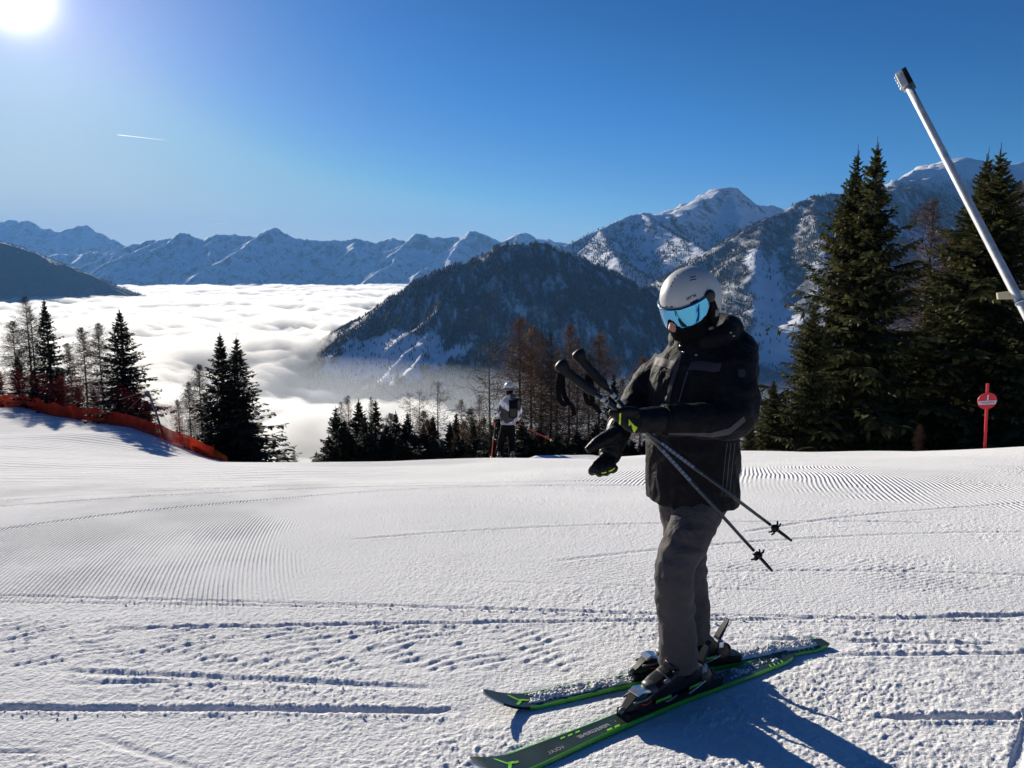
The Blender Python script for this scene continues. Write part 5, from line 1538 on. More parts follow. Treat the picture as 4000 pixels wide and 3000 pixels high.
# boots ----------------------------------------------------------------------
def boot(key, shin):
    C, T, S, N = boot_at(key)
    Lc = lambda x, y, z: C + T * x + S * y + N * z
    mb = MB(); rr = []
    for (x, hw, z1) in ((-.148, .022, .06), (-.138, .035, .095), (-.10, .040, .13), (-.04, .043, .15), (.02, .047, .13), (.07, .050, .105), (.115, .050, .088), (.15, .043, .072), (.168, .025, .055)):
        ang = np.arange(20) * 2 * np.pi / 20
        rr.append(np.array([Lc(x, hw * np.sign(math.cos(a)) * abs(math.cos(a)) ** .6, z1 * .5 + z1 * .5 * np.sign(math.sin(a)) * abs(math.sin(a)) ** .6) for a in ang]))
    mb.rings(rr)
    top = Lc(.0, 0, .285)
    limb(mb, (Lc(-.055, 0, .07), Lc(-.045, 0, .15), Lc(-.02, 0, .24), top), (.055, .060, .063, .066), 18, 12)
    me = remesh(mb, 'boot', .005, 3)
    o = put('boot', me, M_BOOT, near)
    for (x, z, tl) in ((.095, .092, .2), (.045, .118, .15), (-.005, .19, .1), (.0, .235, .05)):
        for sg in ((1,)):
            mbk = MB(); mbk.box(Lc(x, .052 * sg, z), T * .016, S * .005, N * .007, .3); mbk.tube([Lc(x - .01, .05 * sg, z + .004), Lc(x + .005, .04 * sg, z + .022), Lc(x + .012, 0, z + .032)], .0035, 6)
            mbk.build('buckle', M_GREY if x > .08 else M_PLASTIC, o)
    mbk = MB(); mbk.tube([Lc(-.01, .064, .25), Lc(.045, .03, .26), Lc(.06, 0, .265), Lc(.045, -.03, .26), Lc(-.01, -.064, .25)], .014, 8, .35); mbk.build('cuff_strap', M_DARK, o)
    for (x0, x1) in ((.06, .15), (-.14, -.06)):
        pr = [Lc(x0 + (x1 - x0) * i / 8, .046 if x1 > 0 else .040, .004 + (.007 if i % 2 else 0)) for i in range(9)] + [Lc(x1, .046 if x1 > 0 else .04, .019), Lc(x0, .046 if x1 > 0 else .04, .021)]
        MB().prism(pr, S * .0045).build('sole_grip', M_GREEN, o)
    # paler grey toe cap
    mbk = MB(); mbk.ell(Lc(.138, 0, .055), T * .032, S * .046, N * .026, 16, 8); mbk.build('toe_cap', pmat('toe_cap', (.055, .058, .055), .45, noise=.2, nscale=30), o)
boot('near', anL); boot('far', anR)

# skis -----------------------------------------------------------------------
def make_ski(key, label):
    A, T, S, N, L = ski_frame(key)
    root = empty('ski', tuple(A + T * L * .5), label, 'ski', 'skis under the near skier')
    def hw(s):      # half width
        return float(np.interp(s, [0, .02, .06, .2, .45, .7, .86, .93, .97, .99, 1.0], [.030, .046, .053, .049, .0375, .047, .0615, .061, .050, .034, .012]))
    def lift(s): return .085 * max(0, (s - .865) / .135) ** 2 + .010 * max(0, (.05 - s) / .05)
    def th(s): return float(np.interp(s, [0, .1, .45, .6, .87, 1], [.008, .011, .019, .019, .010, .007]))
    def P(s, w, z): return A + T * (s * L) + S * (w * hw(s)) + N * (.004 + lift(s) + z * th(s))
    ss = np.concatenate([np.linspace(0, .06, 8), np.linspace(.08, .84, 30), np.linspace(.855, 1, 22)])
    MB().rings([np.array([P(s, -1, 0), P(s, 1, 0), P(s, 1, .35), P(s, .94, .98), P(s, -.94, .98), P(s, -1, .35)]) for s in ss]).build('core', M_PLASTIC, root, smooth=False)
    def strip(w0, w1, z0, z1, s0, s1, name, mat, up=.0012, par=root):
        q = [s for s in ss if s0 <= s <= s1]; v = []; 
        for s in q: v += [P(s, w0, z0) + N * up, P(s, w1, z1) + N * up]
        f = [(2 * i, 2 * i + 1, 2 * i + 3, 2 * i + 2) for i in range(len(q) - 1)]
        me = bpy.data.meshes.new(name); me.from_pydata([tuple(p) for p in v], [], [t[::-1] for t in f]); me.update()
        return put(name, me, mat, par)
    top = strip(-.93, .93, 1, 1, 0, 1, 'top_sheet', M_SKI)
    for sg in (-1, 1):
        v = []
        q = [s for s in ss if .015 < s < .90]
        for s in q: v += [P(s, sg * .86, 1) + N * .002, P(s, sg * .955, .97) + N * .0018, P(s, sg * 1.015, .35), P(s, sg * 1.012, .12)]
        f = []
        for i in range(len(q) - 1):
            for k in range(3): f.append((4 * i + k, 4 * i + k + 1, 4 * i + 5 + k, 4 * i + 4 + k))
        me = bpy.data.meshes.new('side_edge'); me.from_pydata([tuple(p) for p in v], [], f if sg > 0 else [t[::-1] for t in f]); me.update()
        put('side_edge', me, M_GREEN, root)
    # pale rim at the shovel
    v = []
    q = np.linspace(.962, 1, 12)
    MB().tube([P(s, -1.0, .5) for s in q] + [P(s, 1.0, .5) for s in q[::-1]], .0048, 8).build('tip_guard', M_WHITE, root)
    def SM(a, b, off=.0026):   # a metres from the tail, b metres across
        s = a / L; return P(s, 0, 1) + S * b + N * off
    def quad(pts, name, mat): 
        me = bpy.data.meshes.new(name); me.from_pydata([tuple(SM(*p)) for p in pts], [], [tuple(range(len(pts)))]); me.update(); put(name, me, mat, top)
    # printed marks: emblem on the shovel, bars, lettering read from the other side
    for o in (0, 1):
        sg = 1 if o == 0 else -1
        a0 = L * .905 + o * .012
        pts = [(a0 + .045, sg * .040), (a0 + .030, sg * .040), (a0 + .002, sg * .008), (a0 - .028, sg * .008), (a0 - .036, sg * -.004), (a0 + .008, sg * -.004), (a0 + .022, sg * .012)]
        quad([(p[0], p[1] + .002) for p in pts], 'tip_emblem', M_SKIMARK)
    for (a, b) in ((L * .715, -.030), (L * .735, -.030), (L * .755, -.031)): quad([(a, b), (a + .022, b), (a + .027, b + .009), (a + .005, b + .009)], 'printed_bar', M_SKIMARK)
    for (a, b) in ((L * .628, .026), (L * .65, .026)): quad([(a, b), (a + .028, b), (a + .033, b + .011), (a + .005, b + .011)], 'printed_bar', M_SKIMARK)
    for (a, b) in ((.10, .022), (.13, .022), (.16, .022), (.19, .022)): quad([(a, b), (a + .008, b), (a + .022, b + .022), (a + .012, b + .022)], 'printed_bar', M_SKIMARK)
    tv, tf = text_shape('PEREGRINE', .030, .12, .0006)
    mapped(tv, tf, lambda x, y: SM(L * .69 + x * 1.1, -y * .9 + .006), 'top_lettering', M_LETTER, top).data.flip_normals()
    tv, tf = text_shape('VÖLKL', .026, .1)
    mapped(tv, tf, lambda x, y: SM(L * .80 + x, -y + .022), 'top_lettering', M_LETTER, top).data.flip_normals()
    # binding --------------------------------------------------------------
    C, _, _, _ = boot_at(key)
    Lc = lambda x, y, z: C + T * x + S * y + N * z
    MB().box(Lc(.0, 0, -.023), T * .30, S * .036, N * .018, .2).build('binding_plate', M_PLASTIC, root, True, 30)
    toe = MB(); 
    rr = []
    for (x, hw_, z0, z1) in ((.155, .036, -.01, .028), (.18, .038, -.012, .052), (.215, .036, -.012, .060), (.245, .030, -.012, .048), (.275, .022, -.014, .018), (.305, .017, -.016, -.002)):
        rr.append(np.array([Lc(x, y * hw_, z) for y, z in ((-1, z0), (1, z0), (1, z0 + (z1 - z0) * .7), (.7, z1), (-.7, z1), (-1, z0 + (z1 - z0) * .7))]))
    tp = toe.rings(rr).build('toe_piece', M_PLASTIC, root, True, 35)
    MB().rings([np.array([Lc(x, y, z) for y, z in ((-.030, z0), (.030, z0), (.026, z1), (-.026, z1))]) for x, z0, z1 in ((.148, .044, .052), (.18, .054, .064), (.215, .060, .070), (.24, .052, .058))]).build('toe_wing', M_SILVER, tp, True, 30)
    for sg in (-1, 1):
        MB().tube([Lc(.17, sg * .040, .022), Lc(.20, sg * .041, .014), Lc(.225, sg * .038, .018)], .004, 7).build('release_scale', M_RED, tp)
        MB().tube([Lc(.15, sg * .034, .046), Lc(.20, sg * .040, .036), Lc(.262, sg * .030, .030)], .005, 7).build('toe_rail', M_GREY, tp)
    MB().ell(Lc(.295, 0, -.004), T * .02, S * .016, N * .014, 12, 8).build('adjust_screw', M_GREY, tp)
    heel = MB(); rr = []
    for (x, hw_, z0, z1) in ((-.150, .030, -.01, .05), (-.17, .036, -.012, .066), (-.205, .034, -.012, .06), (-.235, .026, -.012, .03)):
        rr.append(np.array([Lc(x, y * hw_, z) for y, z in ((-1, z0), (1, z0), (1, z0 + (z1 - z0) * .7), (.6, z1), (-.6, z1), (-1, z0 + (z1 - z0) * .7))]))
    hp = heel.rings(rr).build('heel_piece', M_PLASTIC, root, True, 35)
    MB().box(Lc(-.172, 0, .062), T * .018, S * .031, N * .020, .35).build('heel_housing', M_SILVER, hp, True, 30)
    MB().rings([np.array([Lc(x, y, z) for y, z in ((-w_, z0), (w_, z0), (w_ * .7, z1), (-w_ * .7, z1))]) for x, w_, z0, z1 in ((-.165, .024, .075, .095), (-.185, .023, .105, .125), (-.205, .020, .14, .152), (-.222, .014, .165, .172))]).build('heel_lever', M_PLASTIC, hp, True, 30)
    MB().ell(Lc(-.228, 0, .03), T * .016, S * .03, N * .018, 12, 8).build('heel_spring', M_PLASTIC, hp)
    for sg in (-1, 1):
        MB().tube([Lc(-.06, sg * .043, -.012), Lc(-.12, sg * .045, .006), Lc(-.16, sg * .045, .02)], .0035, 7).build('brake_arm', M_SILVER, hp)
        MB().tube([Lc(.02, sg * .044, .004), Lc(.075, sg * .046, -.006), Lc(.09, sg * .046, -.002)], .0045, 7).build('brake_arm', M_GREY, hp)
    return root, SM, L
make_ski('near', 'green-edged dark ski closest to the viewer, its tip at the bottom edge of the picture')
_r, _SMf, _Lf = make_ski('far', 'green-edged dark ski farther from the viewer with snow lying on its front half')
# loose snow lying on the skis: a crumbly layer, thicker in places
def ski_snow(key, a0, a1, seed, amp, bias, label, w0=-.05, w1=.05, edge=.012):
    A, T, S, N, L = ski_frame(key)
    na, nw = int((a1 - a0) / .0045), 26
    aa = np.linspace(a0, a1, na); ww = np.linspace(w0, w1, nw)
    Ag, Wg = np.meshgrid(aa, ww, indexing='ij')
    h = perlin(Ag * 70, Wg * 80, seed) * .5 + perlin(Ag * 150, Wg * 160, seed + 1) * .5 + perlin(Ag * 18, Wg * 22, seed + 2) * .7
    env = sstep(a0, a0 + .08, Ag) * (1 - sstep(a1 - .1, a1, Ag)) * sstep(w0, w0 + edge, Wg) * (1 - sstep(w1 - edge, w1, Wg))
    hwd = np.interp(Ag / L, [0, .02, .06, .2, .45, .7, .86, .93, .97, 1.0], [.030, .046, .053, .049, .0375, .047, .0615, .061, .050, .012])
    env = env * (1 - sstep(.78, .98, np.abs(Wg) / hwd))
    th = np.interp(Ag / L, [0, .1, .45, .6, .87, 1], [.008, .011, .019, .019, .010, .007])
    lift = .085 * np.maximum(0, (Ag / L - .865) / .135) ** 2
    z = .004 + th + lift - .006 + env * np.maximum(amp * (h + bias), -.004) + .0062 * (env > .02) * 0 
    P = A + T * Ag[..., None] + S * Wg[..., None] + N * z[..., None]
    me = np_mesh('loose_snow', P.reshape(-1, 3), grid_faces(na, nw)[:, ::-1] if np.dot(np.cross(T, S), N) < 0 else grid_faces(na, nw))
    me.polygons.foreach_set('use_smooth', np.ones(len(me.polygons), bool))
    return tag(put('loose_snow', me, M_SNOW), label, kind='stuff')
ski_snow('far', 1.08, 1.72, 301, .012, .95, 'crumbs of snow covering the front of the farther ski', -.055, .038)
ski_snow('far', .02, .64, 305, .018, 1.15, 'snow heaped on the tail of the farther ski', -.055, .026)
ski_snow('near', .03, .54, 309, .013, .35, 'snow lying on the tail of the nearer ski', -.052, .030)
ski_snow('near', 1.00, 1.62, 313, .008, .12, 'thin crumbs of snow on the front of the nearer ski', -.05, .045)

# crumbs thrown up beside the ski grooves
def snow_crumbs():
    r = np.random.default_rng(77); b = MB()
    spots = []
    for (x0, y0, x1, y1, n, sp) in ((-2.6, 4.42, 1.4, 4.10, 110, .035), (-2.2, 2.99, -.2, 2.96, 35, .02), (.6, 4.02, 3.6, 4.22, 90, .05), (-1.9, 3.42, -.6, 3.25, 25, .03), (1.5, 2.93, 2.6, 2.93, 20, .02), (1.2, 3.9, 2.8, 4.1, 40, .12)):
        for _ in range(n):
            t = r.uniform(); spots.append((x0 + (x1 - x0) * t + r.normal(0, .02), y0 + (y1 - y0) * t + r.normal(0, sp)))
    xs = np.array([q[0] for q in spots]); ys = np.array([q[1] for q in spots])
    zs = ground(xs, ys) + micro(xs, ys)
    for x, y, z in zip(xs, ys, zs):
        s = float(np.clip(r.lognormal(-5.5, .45), .002, .011))
        A = unit(r.normal(0, 1, 3)); B_ = unit(np.cross(A, r.normal(0, 1, 3))); C_ = np.cross(A, B_)
        b.ell(V3(x, y, z + s * .3), A * s * r.uniform(.8, 1.4), B_ * s, C_ * s * r.uniform(.6, 1.0), 6, 4)
    return tag(b.build('snow_crumbs', M_SNOW), 'crumbs of snow scattered beside the ski grooves in front', kind='stuff')
snow_crumbs()
# ================================================================== the far skier
FD = 18.5
def fx(X, Y, dd=0.0): return npx(X, Y, FD + dd)
_fg = fx(1976, 1806)
FZ = gz(_fg[0], FD)
_dz = FZ - _fg[2]                      # stand exactly on the snow
def fp(X, Y, dd=0.0): return fx(X, Y, dd) + V3(0, 0, _dz)
far = empty('person', (float(_fg[0]), FD, FZ), 'skier seen from behind in white and grey camouflage jacket near the brow', 'person')
def camo():
    m, nt, b = new_mat('camouflage_cloth'); N = NB(nt); geo = N.n('ShaderNodeNewGeometry')
    n = N.noise(geo.outputs['Position'], 5.5, 2, .4); n2 = N.noise(geo.outputs['Position'], 3.2, 1, .3)
    c = N.mixc(N.rng(n, .46, .48), (.74, .73, .78), (.30, .30, .36)); c = N.mixc(N.rng(n2, .51, .53), c, (.03, .03, .035))
    N.l(c, b.inputs['Base Color']); b.inputs['Roughness'].default_value = .7
    return m
mb = MB()      # body
limb(mb, (fp(1948, 1800), fp(1955, 1738, .03), fp(1975, 1670)), (.04, .06, .085)); limb(mb, (fp(2002, 1800), fp(1998, 1738, .03), fp(1992, 1670)), (.04, .06, .085))
limb(mb, (fp(1984, 1680), fp(1988, 1620), fp(1992, 1575), fp(1990, 1550)), (.11, .105, .10, .045)); mb.ell(fp(1989, 1532), V3(.075, 0, 0), V3(0, .09, 0), V3(0, 0, .11))
limb(mb, (fp(1968, 1584), fp(1957, 1620, -.02), fp(1938, 1658, -.05)), (.045, .04, .03)); limb(mb, (fp(2018, 1586), fp(2030, 1625, .05), fp(2022, 1664, .1)), (.045, .04, .03))
put('body', remesh(mb, 'body', .014, 3), M_SKIN, far)
mb = MB(); rr = []
for (X, Y, w, t) in ((1985, 1674, .185, .14), (1985, 1655, .19, .15), (1988, 1625, .185, .15), (1991, 1595, .20, .15), (1993, 1578, .185, .13), (1992, 1564, .11, .09), (1992, 1553, .08, .08)):
    c = fp(X, Y); ang = np.arange(24) * 2 * np.pi / 24
    rr.append(np.array([c + V3(w * math.cos(a), t * math.sin(a), 0) for a in ang]))
mb.rings(rr)
limb(mb, (fp(1969, 1580), fp(1958, 1618, -.02), fp(1946, 1650, -.05)), (.088, .078, .058), 16, 14); limb(mb, (fp(2016, 1582), fp(2029, 1622, .05), fp(2023, 1655, .1)), (.085, .075, .058), 16, 14)
mb.ell(fp(1998, 1566, -.06), V3(.115, 0, 0), V3(0, .07, 0), V3(0, 0, .06))
J2 = remesh(mb, 'jacket', .011, 3); displace(J2, lambda c, n: .010 * noise3(c, 9, 41))
put('jacket', J2, camo(), far)
mb = MB()
mb.ell(fp(1984, 1682), V3(.165, 0, 0), V3(0, .13, 0), V3(0, 0, .11))
limb(mb, (fp(1974, 1680), fp(1960, 1730, .03), fp(1953, 1770), fp(1949, 1792)), (.11, .095, .09, .085), 16, 14); limb(mb, (fp(1994, 1680), fp(1998, 1730, .03), fp(2000, 1770), fp(2001, 1792)), (.11, .095, .09, .08), 16, 14)
T2 = remesh(mb, 'trousers', .011, 3); displace(T2, lambda c, n: .010 * noise3(c, 8, 47))
put('trousers', T2, pmat('black_cloth', (.005, .005, .006), .8, spec=.05), far)
hc2 = fp(1989, 1529)
mb = MB(); ang = np.arange(28) * 2 * np.pi / 28
mb.rings([np.array([hc2 + V3(.122 * math.sin(p) * math.cos(a), .135 * math.sin(p) * math.sin(a), .13 * math.cos(p)) for a in ang]) for p in np.linspace(.03, 1.95, 14)])
M_H2 = pmat('grey_helmet', (.46, .45, .46), .35, noise=.1)
h2 = mb.build('helmet', M_H2, far)
mb = MB(); mb.tube([hc2 + V3(.126 * math.cos(a), .139 * math.sin(a), -.012 + .02 * math.sin(a)) for a in np.linspace(0, 2 * math.pi, 30)], .016, 8, 1.5); mb.build('goggle_strap', pmat('violet_strap', (.10, .06, .10), .6), h2)
MB().tube([fp(1990, 1560), fp(1990, 1550), fp(1989, 1541)], (.085, .082, .088), 16).build('neck_gaiter', M_DARK, far)
for (X, Y, dd) in ((1939, 1660, -.05), (2022, 1668, .1)):
    mb = MB(); c = fp(X, Y, dd); mb.ell(c, V3(.05, 0, 0), V3(0, .05, 0), V3(0, 0, .055)); 
    for k in range(4): finger(mb, (c + V3(-.03, -.02 + k * .012, .02 - k * .004), c + V3(-.05, -.03 + k * .02, -.015), c + V3(-.028, -.02 + k * .016, -.05)), (.016, .015, .012))
    finger(mb, (c + V3(.02, -.03, .02), c + V3(.0, -.055, -.01), c + V3(-.02, -.05, -.035)), (.017, .015, .012))
    put('glove', remesh(mb, 'glove', .009, 2), M_GLOVE, far)
for X in (1949, 2001):
    mb = MB(); b = fp(X, 1804); b[2] = FZ + .05
    limb(mb, (b + V3(0, -.13, .04), b + V3(0, 0, .05), b + V3(0, .15, .04)), (.045, .05, .042), 14, 10); limb(mb, (b + V3(0, -.05, .05), b + V3(0, -.02, .16), b + V3(0, .01, .24)), (.055, .06, .062), 14, 8)
    put('boot', remesh(mb, 'boot', .01, 2), M_GREY, far)
# backpack
bp = empty('backpack', tuple(fp(2004, 1650, -.2)), 'black backpack on the back of the camouflage-jacketed skier', 'backpack')
c = fp(2005, 1616, -.20)
mb = MB(); mb.box(c, V3(.105, 0, 0), V3(0, .075, 0), V3(0, 0, .215), .5); put('pack_bag', remesh(mb, 'pack_bag', .012, 6), M_DARK, bp)
mb = MB(); mb.box(c + V3(0, -.085, -.06), V3(.075, 0, 0), V3(0, .025, 0), V3(0, 0, .11), .5); put('front_pocket', remesh(mb, 'front_pocket', .01, 4), M_PLASTIC, bp)
for sg in (-1, 1): MB().tube([c + V3(sg * .08, .04, .19), c + V3(sg * .10, .14, .24), c + V3(sg * .115, .27, .20), c + V3(sg * .12, .30, .05)], .022, 8, .4).build('shoulder_strap', M_DARK, bp)
MB().tube([c + V3(-.10, .05, -.19), c + V3(-.17, .12, -.20), c + V3(-.20, .22, -.20)], .02, 8, .5).build('hip_belt', M_DARK, bp)
# its poles
M_PR = pmat('red_shaft', (.62, .04, .02), .4); M_PG = pmat('green_shaft', (.05, .10, .06), .4); M_PY = pmat('yellow_basket', (.65, .62, .05), .5)
for (a, b, da, db, lab) in (((1934, 1668), (1919, 1809), -.06, .1, 'red ski pole planted upright left of the camouflage-jacketed skier'), ((2021, 1668), (2160, 1740), .1, -.1, 'red ski pole held out to the right by the camouflage-jacketed skier')):
    A, B = fp(a[0], a[1], da), fp(b[0], b[1], db)
    if 'planted' in lab: B[2] = gz(B[0], B[1]) - .02
    r = empty('ski_pole', tuple(B), lab, 'ski pole', 'poles of the far skier')
    at2 = lambda t: A + (B - A) * t
    MB().tube([at2(-.06), at2(.02), at2(.09)], (.017, .019, .016), 10).build('grip', M_RED, r)
    MB().tube([at2(.08), at2(.38)], .0095, 8).build('upper_shaft', M_PG, r)
    MB().tube([at2(.37), at2(.96)], (.012, .010), 8).build('lower_shaft', M_PR, r)
    e = at2(.94); ax = unit(B - A); u1 = unit(np.cross(ax, V3(.3, 1, .2))); u2 = np.cross(ax, u1); ang = np.arange(14) * 2 * np.pi / 14
    MB().rings([np.array([e + ax * o + (u1 * math.cos(q) + u2 * math.sin(q)) * rad for q in ang]) for o, rad in ((-.012, .016), (0, .036), (.008, .034), (.014, .012))]).build('basket', M_PY, r)
    MB().tube([at2(.95), at2(1.0)], (.007, .003), 7).build('tip', M_SILVER, r)
for k, (X, side) in enumerate(((1949, 'left'), (2001, 'right'))):
    c = fp(X, 1806); x0 = c[0]
    r = empty('ski', (x0, FD, gz(x0, FD)), 'dark ski under the %s boot of the camouflage-jacketed skier' % side, 'ski', 'skis of the far skier')
    ys = np.linspace(FD - .75, FD + .9, 16); rr = []
    for i, y in enumerate(ys):
        w = float(np.interp(i, [0, 2, 8, 13, 15], [.04, .055, .038, .06, .01])); z = gz(x0, y) + .02 + (.07 * max(0, (i - 12) / 3) ** 2)
        rr.append(np.array([(x0 - w, y, z), (x0 + w, y, z), (x0 + w, y, z + .02), (x0 - w, y, z + .02)]))
    MB().rings(rr).build('core', M_SKI, r, smooth=False)
    MB().box(V3(x0, FD, gz(x0, FD) + .05), V3(.04, 0, 0), V3(0, .26, 0), V3(0, 0, .018)).build('binding_plate', M_GREY, r)

# ================================================================== piste sign
sb = npx(3848, 1764, 22.5); sz = gz(sb[0], 22.5)
sign = empty('piste_sign', (float(sb[0]), 22.5, sz), 'red round piste sign on a red pole at the right brow', 'sign')
st = npx(3858, 1497, 22.5); sb = V3(sb[0], sb[1], sz - .3)
M_SIGN = pmat('sign_red', (.62, .025, .035), .45, noise=.08, nscale=6)
ax = unit(st - sb); sx = unit(np.cross(ax, V3(0, 1, 0))); sx = sx if sx[0] > 0 else -sx
MB().box((st + sb) / 2, sx * .04, V3(0, 1, 0) * .022, ax * np.linalg.norm(st - sb) / 2, .3).build('pole', M_SIGN, sign, True, 30)
dc = npx(3857, 1566, 22.44)
ang = np.arange(40) * 2 * np.pi / 40
disc = MB().rings([np.array([dc + V3(0, o, 0) + sx * r * .285 * math.cos(a) + V3(0, 0, 1) * r * .25 * math.sin(a) for a in ang]) for o, r in ((.03, .985), (.02, 1), (.004, 1), (0, .985))]).build('disc', M_SIGN, sign, True, 30)
M_BAND = pmat('sign_white', (.66, .60, .66), .5)
v = []
for t in np.linspace(-1, 1, 21):
    for z in (.005, -.108):
        w = .278 * math.sqrt(1 - (z / .25) ** 2); v.append(dc + sx * w * t + V3(0, -.006, z))
me = np_mesh('name_band', np.array(v), np.array([[2 * i, 2 * i + 1, 2 * i + 3, 2 * i + 2] for i in range(20)])); put('name_band', me, M_BAND, disc)
tv, tf = text_shape('1', .205, 0, .012); mapped(tv, tf, lambda x, y: dc + sx * x + V3(0, -.009, y + .088), 'sign_number', M_BAND, disc)
tv, tf = text_shape('TARLENTA', .085, 0, .0025); mapped(tv, tf, lambda x, y: dc + sx * x * 1.05 + V3(0, -.010, y - .052), 'sign_name', pmat('sign_letters', (.30, .10, .16), .6), disc)
for sg in (-1, 1): MB().ell(dc + sx * sg * .055 + V3(0, -.004, -.125), sx * .009, V3(0, .006, 0), V3(0, 0, .009), 8, 6).build('bolt', M_SILVER, disc)

# ================================================================== snow lance
M_LANCE = pmat('lance_aluminium', (.52, .53, .53), .5, metal=.25, noise=.22, nscale=9)
pv, tp_ = npx(3991, 1192, 9.0), npx(3549, 338, 11.6)
ax = unit(tp_ - pv)
low = pv - ax * 1.25
basep = V3(low[0] + .5, low[1] - .1, 0); basep[2] = gz(basep[0], basep[1])
lance = empty('snow_lance', tuple(basep), 'tall white snow-making lance leaning left from the right edge', 'snow lance')
n = 10
MB().tube([low + (tp_ - low) * i / n for i in range(n + 1)], .051, 18).build('tube', M_LANCE, lance)
vw = unit(V3(0, 0, CAMZ) - tp_); sd = unit(np.cross(ax, vw)); sd = sd if sd[0] < 0 else -sd; fr = unit(np.cross(sd, ax))
hd_ = tp_ + ax * .145
head = MB().box(hd_ + sd * .034, ax * .155, sd * .046, fr * .070, .12).build('nozzle_head', M_LANCE, lance, True, 30)
MB().box(hd_ - sd * .046 + fr * .006, ax * .165, sd * .034, fr * .082, .15).build('head_cover', M_PLASTIC, head, True, 30)
for i in range(4):
    for j in (-1, 1):
        q = hd_ + ax * (.11 - i * .065) + sd * .09 + fr * j * .03
        MB().tube([q - sd * .01, q + sd * .012, q + sd * .02], (.018, .018, .008), 10).build('nozzle', M_SILVER, head)
MB().tube([tp_ - ax * .02, tp_ + ax * .03], .060, 18).build('collar', M_GREY, lance)
MB().tube([pv + ax * .02, pv + ax * .045], .060, 18).build('ring_clamp', M_SILVER, lance)
br = pv + ax * .17
mb = MB(); mb.box(br + V3(.25, .075, .0), V3(.42, 0, .03), V3(0, .02, 0), V3(-.01, 0, .045), .35); mb.build('bracket', pmat('cream_plastic', (.62, .55, .34), .5, noise=.1), lance, True, 30)
pt = V3(basep[0], basep[1], br[2] + .05)
MB().tube([basep - V3(0, 0, .3), (basep + pt) / 2, pt], .085, 16).build('support_post', M_LANCE, lance)
MB().tube([pt - V3(0, 0, .25), low + ax * .35], .05, 12).build('support_arm', M_LANCE, lance)

# ================================================================== safety nets
def net_mat(name, col, alpha, trans=.5):
    m, nt, b = new_mat(name); N = NB(nt); nt.nodes.remove(b); out = nt.nodes['Material Output']
    geo = N.n('ShaderNodeNewGeometry')
    n = N.noise(geo.outputs['Position'], 1.8, 5, .65)
    c = N.mixc(N.rng(n, .35, .65), tuple(q * .7 for q in col), col)
    d = N.n('ShaderNodeBsdfDiffuse'); N.l(c, d.inputs['Color']); t = N.n('ShaderNodeBsdfTranslucent'); N.l(c, t.inputs['Color'])
    m1 = N.n('ShaderNodeMixShader'); m1.inputs[0].default_value = trans; N.l(d.outputs[0], m1.inputs[1]); N.l(t.outputs[0], m1.inputs[2])
    tr = N.n('ShaderNodeBsdfTransparent'); m2 = N.n('ShaderNodeMixShader')
    N.l(N.rng(n, .3, .7, max(0, alpha - .12), min(1, alpha + .12)), m2.inputs[0])
    N.l(tr.outputs[0], m2.inputs[1]); N.l(m1.outputs[0], m2.inputs[2]); N.l(m2.outputs[0], out.inputs['Surface'])
    return m
M_NET = net_mat('orange_netting', (.74, .065, .03), .95, .45)
M_NET2 = net_mat('red_netting', (.24, .024, .024), .34, .5)
M_NET4 = net_mat('red_net_end', (.55, .05, .03), .8, .5)
M_NET3 = net_mat('orange_tube', (.75, .16, .03), 1.0, .5)
def net_line(t, off=0.0):
    """Along the top of the bank; t in metres from its lower end."""
    x = -10.3 - .72 * t - off * .0; y = 27.3 + .695 * t
    return x + .69 * off, y + .72 * off
def sheet(name, t0, t1, n, hfun, off, mat, parent, sag=.05, seed=0, rows=6, lean=.0):
    v = []
    for i in range(n + 1):
        t = t0 + (t1 - t0) * i / n; x, y = net_line(t, off); z0 = gz(x, y)
        H = hfun(t) * (1 - sag * (0.5 - .5 * math.cos(2 * math.pi * t / 3.0)) * 1.6)
        for j in range(rows + 1):
            w = j / rows
            b = .10 * math.sin(w * math.pi) * float(perlin(np.array([t * .9]), np.array([seed * 1.7]), 71)[0])
            v.append((x + .69 * (b + lean * w), y + .72 * (b + lean * w), z0 - .04 + H * w))
    me = np_mesh(name, np.array(v), grid_faces(n + 1, rows + 1)); me.polygons.foreach_set('use_smooth', np.ones(len(me.polygons), bool))
    return put(name, me, mat, parent)
x0, y0 = net_line(0)
low_net = empty('safety_net', (x0, y0, gz(x0, y0)), 'low orange safety net running up the left bank', 'safety net')
sheet('netting', 1.5, 44, 180, lambda t: .60 + .010 * t + .05 * math.sin(t * 1.9), .1, M_NET, low_net, .10, 1)
for k in range(15):
    t = 1.7 + k * 2.95; x, y = net_line(t, .22); z = gz(x, y)
    MB().tube([(x, y, z - .3), (x, y, z + .55 + .012 * t)], .018, 8).build('post', M_RED, low_net)
x0, y0 = net_line(8, 1.2)
tall = empty('tall_safety_net', (x0, y0, gz(x0, y0)), 'tall see-through red net on a grey post in front of the left trees', 'safety net')
sheet('netting', 5.0, 44, 120, lambda t: float(np.interp(t, [5, 8, 16, 44], [1.3, 2.0, 2.3, 3.0])), .5, M_NET2, tall, .12, 4, 8)
px_, py_ = net_line(7.2, .6); pz = gz(px_, py_)
_t = npx(577, 1527, py_)
M_POST = pmat('grey_post', (.20, .20, .22), .5, metal=.4)
MB().tube([(px_, py_, pz - .3), ((px_ + _t[0]) / 2, py_, (pz + _t[2]) / 2), (_t[0], py_, _t[2])], .045, 10).build('post', M_POST, tall)
for (X, Y, dd) in ((470, 1560, 1.0), (530, 1640, 1.5), (640, 1625, 1.5), (655, 1650, 2.5), (500, 1600, .5)):
    MB().tube([tuple(_t), tuple(npx(X, Y, py_ + dd))], .008, 5).build('stay_cable', M_POST, tall)
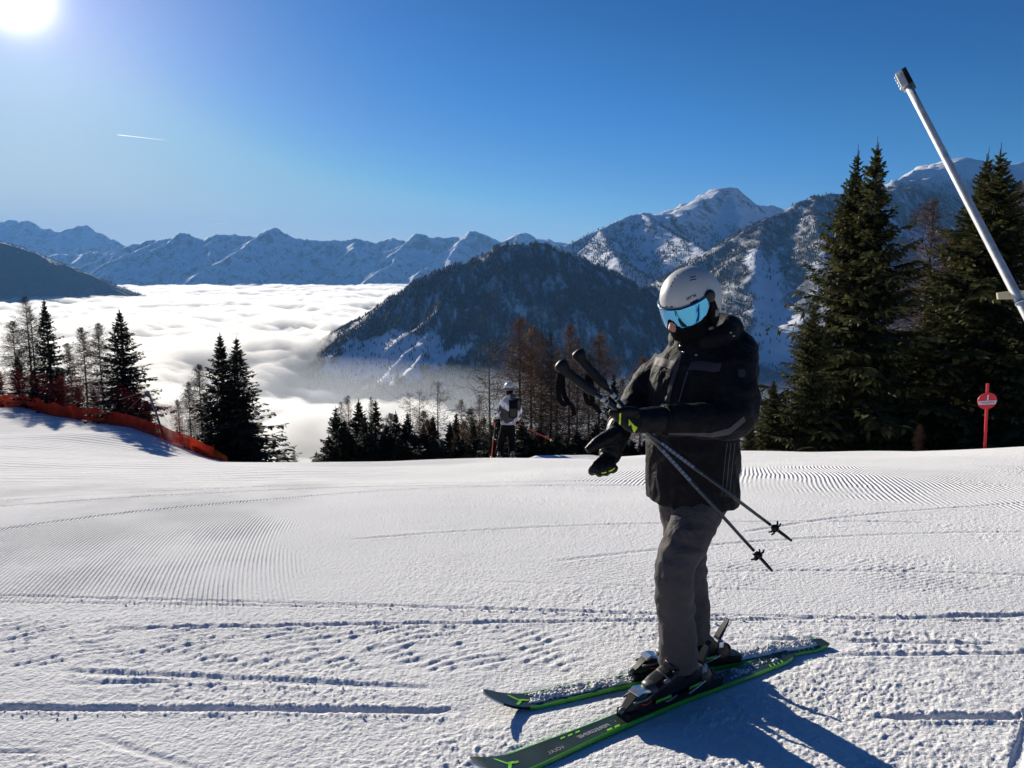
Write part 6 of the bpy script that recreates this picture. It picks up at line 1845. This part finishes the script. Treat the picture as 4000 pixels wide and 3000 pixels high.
# loose end of the net hanging from the last post
e0, e1 = net_line(1.2, .45), net_line(4.9, .7)
nend = empty('net_end', (e0[0], e0[1], gz(*e0)), 'orange-red triangular end of the net sloping to the snow beside the dark spruces', 'safety net')
ap = npx(689, 1685, e1[1]); v = []
a = V3(e0[0], e0[1], gz(*e0) + .02); b = V3(e1[0], e1[1], gz(*e1))
for i in range(13):
    for j in range(9):
        u = i / 12; w = j / 8
        p = a * (1 - u) + (b * (1 - w) + ap * w) * u
        v.append(p + V3(.03, .04, 0) * math.sin(u * 9 + w * 5) * u)
me = np_mesh('netting', np.array(v), grid_faces(13, 9)); put('netting', me, M_NET4, nend)
MB().tube([a + V3(-.02, -.1, .10), a * .7 + ap * .3 + V3(0, -.12, .05), a * .42 + ap * .58 + V3(0, -.12, .0)], (.13, .19, .17), 14).build('rolled_net', M_NET3, nend)
MB().tube([b - V3(0, 0, .3), ap + V3(0, 0, .05)], .03, 8).build('post', M_POST, nend)

# ================================================================== vapour trails
def trail_mat():
    m, nt, b = new_mat('vapour'); b.inputs['Base Color'].default_value = (.95, .95, .95, 1); b.inputs['Roughness'].default_value = 1
    N = NB(nt); t = N.n('ShaderNodeBsdfTranslucent'); t.inputs['Color'].default_value = (1, 1, 1, 1)
    mx = N.n('ShaderNodeMixShader'); mx.inputs[0].default_value = .6; out = nt.nodes['Material Output']
    tr = N.n('ShaderNodeBsdfTransparent'); mx.inputs[0].default_value = .7
    N.l(tr.outputs[0], mx.inputs[1]); N.l(t.outputs[0], mx.inputs[2]); N.l(mx.outputs[0], out.inputs['Surface'])
    return m
M_VAP = trail_mat()
for (a, b, w, lab) in (((457, 526), (655, 549), 15, 'white vapour trail in the sky above the far left mountains'), ((886, 872), (820, 875), 13, 'short faint vapour trail just above the far ridge')):
    A, B = npx(a[0], a[1], 30000), npx(b[0], b[1], 30500)
    n = 14
    tr = MB().tube([A + (B - A) * i / n for i in range(n + 1)], [w * (1 - (i / n) ** 1.5) * (.4 + .6 * min(1, i / 1.0)) + 1 for i in range(n + 1)], 8).build('vapour_trail', M_VAP)
    tag(tr, lab, 'vapour trail', 'vapour trails')
